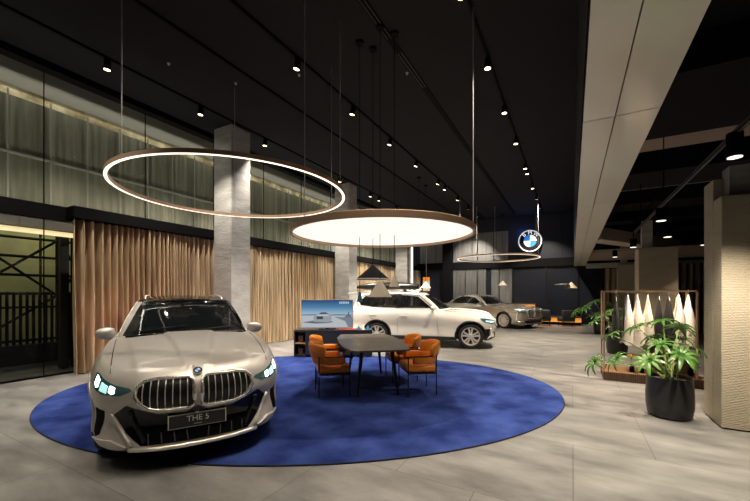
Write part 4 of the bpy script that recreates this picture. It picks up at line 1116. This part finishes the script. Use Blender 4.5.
def make_chair(label, x, y, rz):
    t = thing('dining_chair', label, 'chair', (x, y, .016), rz, 'orange chairs around the table')
    # seat cushion
    b = MB().box(-.25, .24, -.25, .25, .34, .465, bev=.05); b.build('seat', M['orange'], t, smooth=True)
    # wrap around back: profile swept along a U
    def sweep(a0, a1, n, zf, thick, rx=.275, ry=.295):
        P = []
        for i in range(n + 1):
            a = a0 + (a1 - a0) * i / n; ca, sa = math.cos(a), math.sin(a)
            z0, z1, lean = zf(i / n)
            ring = []
            for k in range(14):
                g = 2 * PI * k / 14; cg, s_ = math.cos(g), math.sin(g)
                cg = math.copysign(abs(cg)**.7, cg); s_ = math.copysign(abs(s_)**.6, s_)
                rad = thick / 2 * cg; zz = (z0 + z1) / 2 + (z1 - z0) / 2 * s_
                off = lean * (zz - .45)
                ring.append(Vector(((rx + rad + off) * ca, (ry + rad + off * .5) * sa, zz)))
            ring.append(ring[0]); P.append(ring)
        b = MB().quadgrid(P)
        for r_ in (P[0], P[-1]): b.bm.faces.new([b.bm.verts.new(v) for v in r_[:-1]])
        bmesh.ops.remove_doubles(b.bm, verts=b.bm.verts[:], dist=.0005)
        return b
    sweep(R(118), R(242), 20, lambda u: (.56 + .0, .80 - .05 * abs(2 * u - 1)**3, .18), .085).build('backrest', M['orange'], t, smooth=True)
    sweep(R(62), R(298), 30, lambda u: (.475, .60 - .0 * u, .10), .075, .27, .285).build('arm_pad', M['orange'], t, smooth=True)
    # tube frame
    P = [(.26, -.30, .585)] + [((.318 + .0) * math.cos(a), .335 * math.sin(a), .60) for a in [R(-70 - 220 * k / 22) for k in range(23)]] + [(.26, .30, .585)]
    MB().tube(P, .010, 8).build('frame', M['blackmetal'], t, smooth=True)
    for lx, ly, rear in ((.215, .285, 0), (.215, -.285, 0), (-.235, .25, 1), (-.235, -.25, 1)):
        MB().cyl((lx, ly, 0), (lx, ly * (1.06 if not rear else 1.0), .59 if not rear else .60), .0095, n=8).build('leg', M['blackmetal'], t)
    MB().box(-.22, .2, -.27, .27, .325, .343).build('seat_pan', M['blackmetal'], t)
    return t
make_chair('orange leather chair nearest the camera on the left side of the table', -3.24, 4.50, math.atan2(.70, .72))
make_chair('orange leather chair behind the nearest one on the left side of the table', -3.74, 5.13, math.atan2(.62, .78))
make_chair('orange leather chair at the right front of the table, nearest the camera on that side', -2.13, 5.20, math.atan2(-.62, -.78))
make_chair('orange leather chair behind the right front one, nearest the white car', -2.70, 5.84, math.atan2(-.62, -.78))

# ------------------------------------------------------------------ console and display
cx_, cy_ = -1.02 * RX + 8.85 * FX, -1.02 * RY + 8.85 * FY
cs = thing('console_cabinet', 'low dark console cabinet with open wooden shelves at its left end', 'cabinet', (cx_, cy_, .0165), YAW)
w = .95
MB().box(-w, w, -.22, .22, .60, .65, bev=.004).build('cabinet_top', M['console'], cs)
MB().box(-w + .30, w, -.21, .21, .03, .60).build('cabinet_body', M['console'], cs)
for k in range(2): MB().box(-w + .31 + .79 * k, -w + .31 + .785 * (k + 1), -.222, -.21, .05, .59, bev=.003).build('door', M['console'], cs)
MB().box(-w, -w + .02, -.21, .21, 0, .60).box(-w + .28, -w + .30, -.21, .21, 0, .60).box(-w, -w + .3, -.21, .21, .0, .05).build('shelf_frame', M['console'], cs)
MB().box(-w + .02, -w + .28, .18, .20, .05, .60).build('shelf_back', M['woodlight'], cs)
MB().box(-w + .02, -w + .28, -.2, .18, .31, .33).build('shelf', M['woodlight'], cs)
for k in range(2):
    bk = tag(MB().box(-.07, .05, -.09, .09, 0, .13 + .04 * k, bev=.01).build('storage_box', M['wood']), ['small wooden box on the lower console shelf', 'small wooden box on the upper console shelf'][k], 'box')
    bk.location = (cx_ + (-w + .15) * RX, cy_ + (-w + .15) * RY, .068 + .281 * k); bk.rotation_euler = (0, 0, YAW)
tv = thing('display_screen', 'lit display screen showing a pale saloon on a salt flat', 'screen')
tx, ty = -1.185 * RX + 8.83 * FX, -1.185 * RY + 8.83 * FY
tv.location = (tx, ty, .668); tv.rotation_euler = (0, 0, YAW)
MB().box(-.645, .645, -.02, .02, .03, .735, bev=.004).build('bezel', M['bronze'], tv)
MB().box(-.2, .2, -.1, .1, 0, .012).box(-.04, .04, -.01, .03, .0, .2).build('stand', M['dark'], tv)
def sky_mat():
    m = bpy.data.materials.new('screen_sky'); m.use_nodes = True; nt = m.node_tree; N = nt.nodes; L = nt.links; b = N['Principled BSDF']
    tc = N.new('ShaderNodeTexCoord'); sp = N.new('ShaderNodeSeparateXYZ'); L.new(tc.outputs['Object'], sp.inputs[0])
    mr = N.new('ShaderNodeMapRange'); mr.inputs['From Min'].default_value = .34; mr.inputs['From Max'].default_value = .74
    L.new(sp.outputs['Z'], mr.inputs['Value']); cr = N.new('ShaderNodeValToRGB')
    cr.color_ramp.elements[0].color = (.42, .60, .72, 1); cr.color_ramp.elements[1].color = (.012, .05, .16, 1)
    e = cr.color_ramp.elements.new(.5); e.color = (.09, .25, .45, 1)
    L.new(mr.outputs[0], cr.inputs[0]); L.new(cr.outputs[0], b.inputs['Emission Color']); b.inputs['Emission Strength'].default_value = .85
    b.inputs['Base Color'].default_value = (0, 0, 0, 1); b.inputs['Roughness'].default_value = .3
    return m
def em(n, c, s=.85): return mat(n, (0, 0, 0), .4, emis=c, estr=s)
pic = MB().box(-.632, .632, -.0215, -.0205, .045, .722).build('picture_sky', sky_mat(), tv)
MB().box(-.632, .632, -.0225, -.0216, .045, .36).build('picture_ground', noisy(em('screen_ground', (.52, .55, .58)), (0, 0, 0), (0, 0, 0)), tv)
MB().prism([(-.632, .365), (-.632, .34), (.632, .34), (.632, .36), (.3, .375), (0, .362), (-.3, .372)], 0, .0006, mat4=Matrix.Translation((0, -.0232, 0)) @ Matrix.Rotation(R(90), 4, 'X')).build('picture_hills', em('screen_hills', (.16, .22, .30)), tv)
def flat(name, poly, m, y): return MB().prism(poly, 0, .0006, mat4=Matrix.Translation((0, y, 0)) @ Matrix.Rotation(R(90), 4, 'X')).build(name, m, tv)
flat('picture_shadow', [(-.62, .17), (-.3, .22), (.1, .2), (.16, .18), (.0, .15), (-.3, .14)], em('screen_shadow', (.12, .16, .22)), -.0236)
flat('picture_road', [(.632, .05), (.632, .30), (.36, .30), (.16, .31), (.45, .2), (.52, .05)], em('screen_road', (.20, .24, .30)), -.0238)
flat('picture_mountain', [(.42, .30), (.50, .36), (.53, .45), (.56, .36), (.62, .30)], em('screen_mount', (.14, .17, .22)), -.0242)
cars = [(-.34, .19), (-.34, .30), (-.30, .35), (-.22, .37), (-.16, .425), (-.02, .43), (.05, .38), (.10, .34), (.12, .24), (.06, .18), (-.02, .17)]
flat('picture_car', cars, em('screen_car', (.34, .37, .40)), -.0246)
flat('picture_windscreen', [(-.20, .375), (-.15, .415), (-.03, .42), (.02, .38)], em('screen_glass', (.05, .08, .12)), -.0252)
flat('picture_grille', [(-.26, .25), (-.26, .32), (-.10, .32), (-.10, .25)], em('screen_grille', (.05, .06, .07)), -.0252)
flat('picture_bonnet', [(-.28, .33), (-.2, .36), (0, .36), (.05, .33)], em('screen_bonnet', (.62, .64, .66)), -.0250)
for k in range(6): flat('picture_caption', [(.30 + .042 * k, .63), (.30 + .042 * k, .685), (.33 + .042 * k, .685), (.33 + .042 * k, .63)], em('screen_caption', (.45, .62, .75)), -.0246)
def on_console(u, v): return (cx_ + u * RX + v * FX, cy_ + u * RY + v * FY)
for u, nm, m_, s, lab in ((.62, 'paper_cone', M['shade_blue'], .05, 'tiny blue cone ornament on the console'), (.74, 'paper_cone', M['white'], .045, 'tiny white cone ornament on the console'), (.84, 'paper_cone', M['shade_blue'], .06, 'slightly larger blue cone ornament at the console right end')):
    x, y = on_console(u, -.08); t = thing(nm, lab, 'ornament', (x, y, .667)); MB().cyl((0, 0, 0), (0, 0, s * 2), s, .003, n=16).build('cone_body', m_, t)
x, y = on_console(.36, -.12); t = thing('brochure', 'red edged brochure lying on the console in front of the screen', 'brochure', (x, y, .667), YAW)
MB().box(-.22, .22, -.08, .08, 0, .012).build('pages', M['red'], t)

# ------------------------------------------------------------------ clothes rack
rk = thing('clothes_rack', 'bronze framed clothes rack standing on a slatted wooden platform', 'clothes rack', (.49, 7.55, 0))
W_, D_, H_ = 1.28, .62, 1.60
for x in (.012, W_):
    for y in (.012, D_): MB().box(x - .012, x + .012, y - .012, y + .012, .16, H_).build('post', M['rackmetal'], rk)
MB().box(0, W_, 0, .024, H_ - .024, H_).box(0, W_, D_ - .012, D_ + .012, H_ - .024, H_).box(0, .024, 0, D_, H_ - .024, H_).box(W_ - .012, W_ + .012, 0, D_, H_ - .024, H_).build('top_frame', M['rackmetal'], rk)
MB().cyl((0, D_ / 2, H_ - .012), (W_, D_ / 2, H_ - .012), .010, n=8).build('hanging_rail', M['rackmetal'], rk)
MB().box(0, W_ + .12, .02, D_ + .1, .13, .155, bev=.003).build('deck', M['wood'], rk)
b = MB()
for k in range(47): b.box(.005 + k * .03, .025 + k * .03, .0, .02, .01, .155)
for k in range(24): b.box(-.0, .02, .03 + k * .03, .05 + k * .03, .01, .13)
b.build('slats', M['wooddark'], rk)
MB().box(.02, W_ + .1, .03, D_ + .08, 0, .13).build('plinth', M['wooddark'], rk)
# cabinet on the platform
cb = thing('slatted_cabinet', 'dark brown slatted wooden cabinet on the rack platform behind the plant', 'cabinet', (1.22, 7.98, .155))
MB().box(0, .56, 0, .22, 0, .50, bev=.005).build('cabinet_body', M['wooddark'], cb)
b = MB()
for k in range(14): b.box(.01 + k * .04, .035 + k * .04, -.012, 0, .01, .49)
b.build('slats', M['wooddark'], cb)
def garment(x, m, L, w, th, label, trim=None, lean=0, rz=0.):
    g = thing('hanging_garment', label, 'garment', (x, 7.86, 1.582), rz, 'garments on the clothes rack')
    # hook + hanger
    P = [(0, .0, .0), (.012, .0, .018), (.0, 0, .03), (-.012, 0, .018), (-.004, 0, -.02), (0, 0, -.06)]
    h = MB().tube([Vector((0, q[0], q[2])) for q in P], .0022, 6).tube([(0, -.13, -.17), (0, 0, -.065), (0, .13, -.17)], .004, 6).build('hanger', M['wire'], g)
    P = []
    n = 24
    for i in range(17):
        u = i / 16; z = -.055 - L * u
        # half depth (y) and half thickness (x)
        hy = curve([(0, .015), (.06, .04), (.16, .09), (.35, .16), (.6, .20), (1, .23)], u) * w
        hx = curve([(0, .008), (.08, .016), (.3, .042), (.55, .080), (1, .10)], u) * th
        row = []
        for k in range(n + 1):
            a = 2 * PI * k / n
            f = 1 + .16 * math.sin(a * 5 + u * 3 + x * 9) * u
            row.append(Vector((hx * math.cos(a) * f + lean * u, hy * math.sin(a) * (1 + .03 * math.sin(a * 7 + u * 5)), z - .02 * math.sin(a * 3) * u)))
        P.append(row)
    b = MB().quadgrid(P); b.build('garment_body', m, g, smooth=True)
    for sg in (-1, 1):
        P = []
        for i in range(10):
            u = i / 9; P.append(Vector((-.012 * u, sg * (.07 + .10 * u) * w, -.22 - L * .56 * u)))
        MB().tube(P, lambda q: .036 * (.25 + .75 * min(1, q * 1.8)) * max(.7, th), 10).build('sleeve', m, g, smooth=True)
    if trim: MB().tube([(-.035, -.05, -.10), (-.06, -.10, -.3), (-.085, -.12, -.8 * L)], .014, 6).build('trim_strip', trim, g)
garment(.705, M['blackfab'], .84, .8, .7, 'black garment at the left end of the clothes rack, apart from the rest')
garment(.885, M['cream'], .88, 1, 1.1, 'cream garment with dark trim, leftmost of the pale ones', M['blackfab'])
garment(1.025, M['cream'], .88, 1, 1.15, 'plain cream garment second from left among the pale ones')
garment(1.175, M['cream'], .86, 1, 1.0, 'cream garment just left of the two middle black ones')
garment(1.33, M['blackfab'], .86, .9, .65, 'slimmer left one of the two adjoining black garments mid rack')
garment(1.465, M['blackfab'], .86, 1, 1.0, 'wider right one of the two adjoining black garments mid rack')
garment(1.60, M['cream'], .86, 1.05, 1.3, 'cream jacket just right of the middle black pair', M['beige_shade'])
garment(1.725, M['cream'], .92, 1.05, 1.25, 'long cream garment at the right end of the rack')
# small coloured items on the platform
for (x, y, z, r_, m_, lab) in ((.93, 7.80, .155, .07, 'yellow', 'yellow ball shaped item on the rack platform'), (1.0, 7.95, .155, .055, 'red', 'red round item beside the yellow one on the platform')):
    pass

# ------------------------------------------------------------------ plants
def plant(x, y, pr, ph, leaves, label, seed, scale=1.0):
    rnd = random.Random(seed); t = thing('potted_plant', label, 'plant', (x, y, 0))
    prof = [(.0001, 0), (pr * .80, 0), (pr * .92, .03), (pr * .99, ph * .3), (pr * 1.0, ph * .55), (pr * .95, ph * .93), (pr * .94, ph), (pr * .90, ph), (pr * .90, ph - .05), (.0001, ph - .05)]
    MB().lathe(prof, 40).build('pot', M['pot'], t, smooth=True, auto=40)
    MB().lathe([(.0001, ph - .03), (pr * .9, ph - .045)], 24).build('soil', M['soil'], t)
    for (dx, dy, z, s_, n_, tilt) in leaves:
        tip = Vector((dx, dy, z)); base = Vector((rnd.uniform(-.07, .07), rnd.uniform(-.07, .07), ph - .04))
        out_ = Vector((dx, dy, 0)); 
        mid = base.lerp(tip, .5) + Vector((0, 0, .05)) - out_ * .12
        P = catmull([base, mid, tip], 6)
        lf = MB().tube(P, lambda q: .011 - .005 * q, 6).build('stem', M['stem'], t, smooth=True)
        b = MB()
        axis = (out_.normalized() * math.sin(tilt) + Vector((0, 0, math.cos(tilt)))).normalized() if out_.length > .02 else Vector((.1, -.35, 1)).normalized()
        q = axis.to_track_quat('Z', 'Y')
        fwd = q.inverted() @ (out_.normalized() if out_.length > .02 else Vector((0, -1, 0)))
        a0 = math.atan2(fwd.y, fwd.x)
        for k in range(n_):
            f = (k / (n_ - 1)) * 2 - 1; a = a0 + f * R(160); Lf = s_ * (1 - .35 * abs(f)) * rnd.uniform(.88, 1.08); wd = Lf * .105
            rows = []
            for j in range(7):
                u = j / 6; r_ = .01 + Lf * u; hw = wd * math.sin(PI * min(1, u * .86 + .1))**.8 if j < 6 else .002
                dz = .03 * math.sin(PI * u) - .14 * Lf * u * u
                ca, sa = math.cos(a), math.sin(a)
                rows.append([Vector((r_ * ca - w2 * sa, r_ * sa + w2 * ca, dz + dd)) for w2, dd in ((-hw, .012), (0, 0), (hw, .012))])
            rows = [[tip + q @ v for v in row] for row in rows]
            b.quadgrid(rows)
        o = b.build('leaf', M['green'], t, smooth=True, fix=False)
        so = o.modifiers.new('thick', 'SOLIDIFY'); so.thickness = .0016
def L_(lat, z, dep, s_=.20, n_=9, tilt=.5): return (lat * RX + dep * FX, lat * RY + dep * FY, z, s_, n_, tilt)
PL = [L_(-.08, 1.18, 0, .21, 10, .2), L_(-.30, 1.10, .12, .20), L_(.20, 1.08, .1, .21), L_(.32, 1.10, .2, .18), L_(-.02, .96, .18, .19), L_(-.22, .92, -.15, .21), L_(-.10, .82, -.28, .24, 10, .7), L_(-.42, .74, -.22, .24, 10, .8), L_(-.62, .70, .05, .2, 9, .9), L_(-.90, .66, .05, .20, 9, 1.0), L_(.18, .86, -.1, .20), L_(.30, .94, .2, .17), L_(.10, .74, -.1, .18), L_(-.5, .98, .3, .17)]
plant(1.075, 5.73, .245, .50, PL, 'broad leaved plant in a large black pot beside the right edge column', 3)
plant(1.02, 11.1, .24, .5, [L_(-.1, 1.1, 0, .3, 9, .4), L_(.25, 1.0, .1, .3), L_(-.35, .95, 0, .3), L_(.1, .85, -.2, .3), L_(-.5, .8, .1, .26), L_(.4, .75, 0, .26), L_(-.2, .75, -.2, .28)], 'green plant in black pot behind the left end of the clothes rack', 5)
plant(.98, 16.3, .25, .5, [L_(-.2, 1.25, 0, .42, 10, .5), L_(.25, 1.15, .1, .42, 10, .5), L_(-.6, 1.0, 0, .42, 10, .8), L_(.1, .9, -.3, .4, 10, .7), L_(-.9, .85, .1, .34, 10, .9), L_(.5, .85, 0, .36), L_(-.35, .75, -.2, .36)], 'green plant in a dark pot farthest back beside the lit bench', 6)

# red and yellow blossoms seen behind the plant
for i, (x, z, m_, lab) in enumerate(((.93, .42, 'yellow', 'yellow cushion shaped ball on the rack platform'), (1.07, .40, 'red', 'red ball at the left on the rack platform'), (1.20, .46, 'red', 'red ball beside the slatted cabinet'), (1.77, .60, 'yellow', 'yellow ball low at the right end of the rack'))):
    t = thing('display_flower', lab.replace('ball', 'flower').replace('cushion shaped ', ''), 'flower', (x, 7.74 if i < 3 else 7.9, .155))
    b = MB()
    for k in range(7):
        a = 2 * PI * k / 7; b.tube([Vector((0, 0, z - .155)), Vector((.04 * math.cos(a), .04 * math.sin(a), z - .12)), Vector((.07 * math.cos(a), .07 * math.sin(a), z - .13))], lambda q: .014 + .012 * math.sin(PI * q), 6)
    b.build('bloom', M[m_], t, smooth=True)
    MB().cyl((0, 0, .06), (0, 0, z - .15), .005, n=6).build('stem', M['stem'], t)
    MB().lathe([(.0001, 0), (.035, 0), (.04, .05), (.025, .12), (.03, .13)], 16).build('vase', M['dark'], t, smooth=True)

# ------------------------------------------------------------------ end wall furniture
bn = thing('lit_bench', 'low bench with glowing orange front along the end wall', 'bench', (-1.6, 20.0, 0))
MB().box(0, 2.0, 0, .5, .36, .42, bev=.01).build('bench_top', M['console'], bn); MB().box(.02, 1.98, .05, .48, 0, .14).build('plinth', M['dark'], bn)
MB().box(0, 2.0, .06, .45, .14, .36).build('lit_front', M['orangelit'], bn)
for i, (x, l) in enumerate(((-1.2, 'left'), (-.25, 'right'))):
    t = thing('lounge_chair', 'dark low lounge chair before the lit bench, %s of the two' % l, 'chair', (x, 19.35, 0), R(180 + 25 * i))
    MB().box(-.3, .3, -.3, .3, .22, .40, bev=.05).build('seat', M['console'], t, smooth=True)
    MB().box(-.3, .3, .2, .32, .35, .78, bev=.05).build('backrest', M['console'], t, smooth=True)
    for sx in (-.25, .25):
        for sy in (-.25, .25): MB().cyl((sx, sy, 0), (sx, sy, .24), .015, n=8).build('leg', M['blackmetal'], t)
oc = thing('counter', 'bar counter with orange lit shelf behind the saloon bonnet', 'counter', (-3.2, 20.1, 0))
MB().box(0, 1.5, 0, .45, 0, .86).build('counter_body', M['dark'], oc); MB().box(-.02, 1.52, -.03, .47, 1.0, 1.06, bev=.005).build('counter_top', M['console'], oc)
MB().box(.0, 1.5, .0, .4, .86, 1.0).build('lit_shelf', M['orangelit'], oc)
po = thing('wall_poster', 'small cream poster with orange top beside the farthest lit column face', 'poster', (-6.86, 17.6, 2.15), YAW)
MB().box(0, .36, -.01, .01, -.45, .28).build('poster_sheet', M['beige_shade'], po); MB().box(0, .36, -.014, -.01, .10, .28).build('poster_band', M['orange'], po)
MB().cyl((.18, 0, .28), (.18, 0, CZ - 2.15), .006, n=6).build('hanging_wire', M['wire'], po)

# ------------------------------------------------------------------ added fill behind the left glass, column grazers
def area(name, loc, rot, sx, sy, p, colr):
    l = bpy.data.lights.new(name, 'AREA'); l.shape = 'RECTANGLE'; l.size = sx; l.size_y = sy; l.energy = p; l.color = colr
    o = bpy.data.objects.new(name, l); COL.objects.link(o); o.location = loc; o.rotation_euler = rot; return o
# unseen area lights added to even out the corrugated screen, above and below
area('screen_fill_top', (BX + .22, 8, 5.75), (0, R(-18), 0), .1, 24, 120, (1., .96, .82))
area('screen_fill_low', (GX - .12, 8, 3.05), (0, R(180 + 20), 0), .08, 24, 150, (1., .96, .82))
area('yard_fill', (-11.9, 2, 4.6), (0, R(40), 0), .5, 6, 170, (1., .95, .55))  # unseen area light added to brighten the hoarding and scaffold, no actual lamp
for x, y, e in ((-6.75, 7.0, 210), (-6.8, 12.3, 130)):
    l = bpy.data.lights.new('grazer', 'SPOT'); l.energy = e; l.spot_size = R(50); l.spot_blend = .8; l.shadow_soft_size = .03; l.color = (1., .93, .82)
    o = bpy.data.objects.new('column_grazer', l); COL.objects.link(o); o.location = (x, y, 5.6)
    o.rotation_euler = (Vector((-7.45, y - .38, 3.2)) - Vector((x, y, 5.6))).to_track_quat('-Z', 'Y').to_euler()

# world: faint night ambience
wd = bpy.data.worlds.new('night'); sc.world = wd; wd.use_nodes = True
wd.node_tree.nodes['Background'].inputs[0].default_value = (.5, .6, 1, 1); wd.node_tree.nodes['Background'].inputs[1].default_value = .004

# ------------------------------------------------------------------ camera
cam = bpy.data.cameras.new('camera'); cam.sensor_width = 36; cam.lens = 356 / 750 * 36; cam.shift_y = (294 - 250.5) / 750; cam.clip_start = .05; cam.clip_end = 200
co = bpy.data.objects.new('camera', cam); COL.objects.link(co); co.location = (0, 0, 1.54); co.rotation_euler = (R(90), 0, YAW); sc.camera = co
sc.view_settings.view_transform = 'Standard'; sc.view_settings.look = 'None'; sc.view_settings.exposure = 0; sc.view_settings.gamma = 1
sc.cycles.use_denoising = True
sc.cycles.max_bounces = 6; sc.cycles.transparent_max_bounces = 16; sc.cycles.sample_clamp_indirect = 4
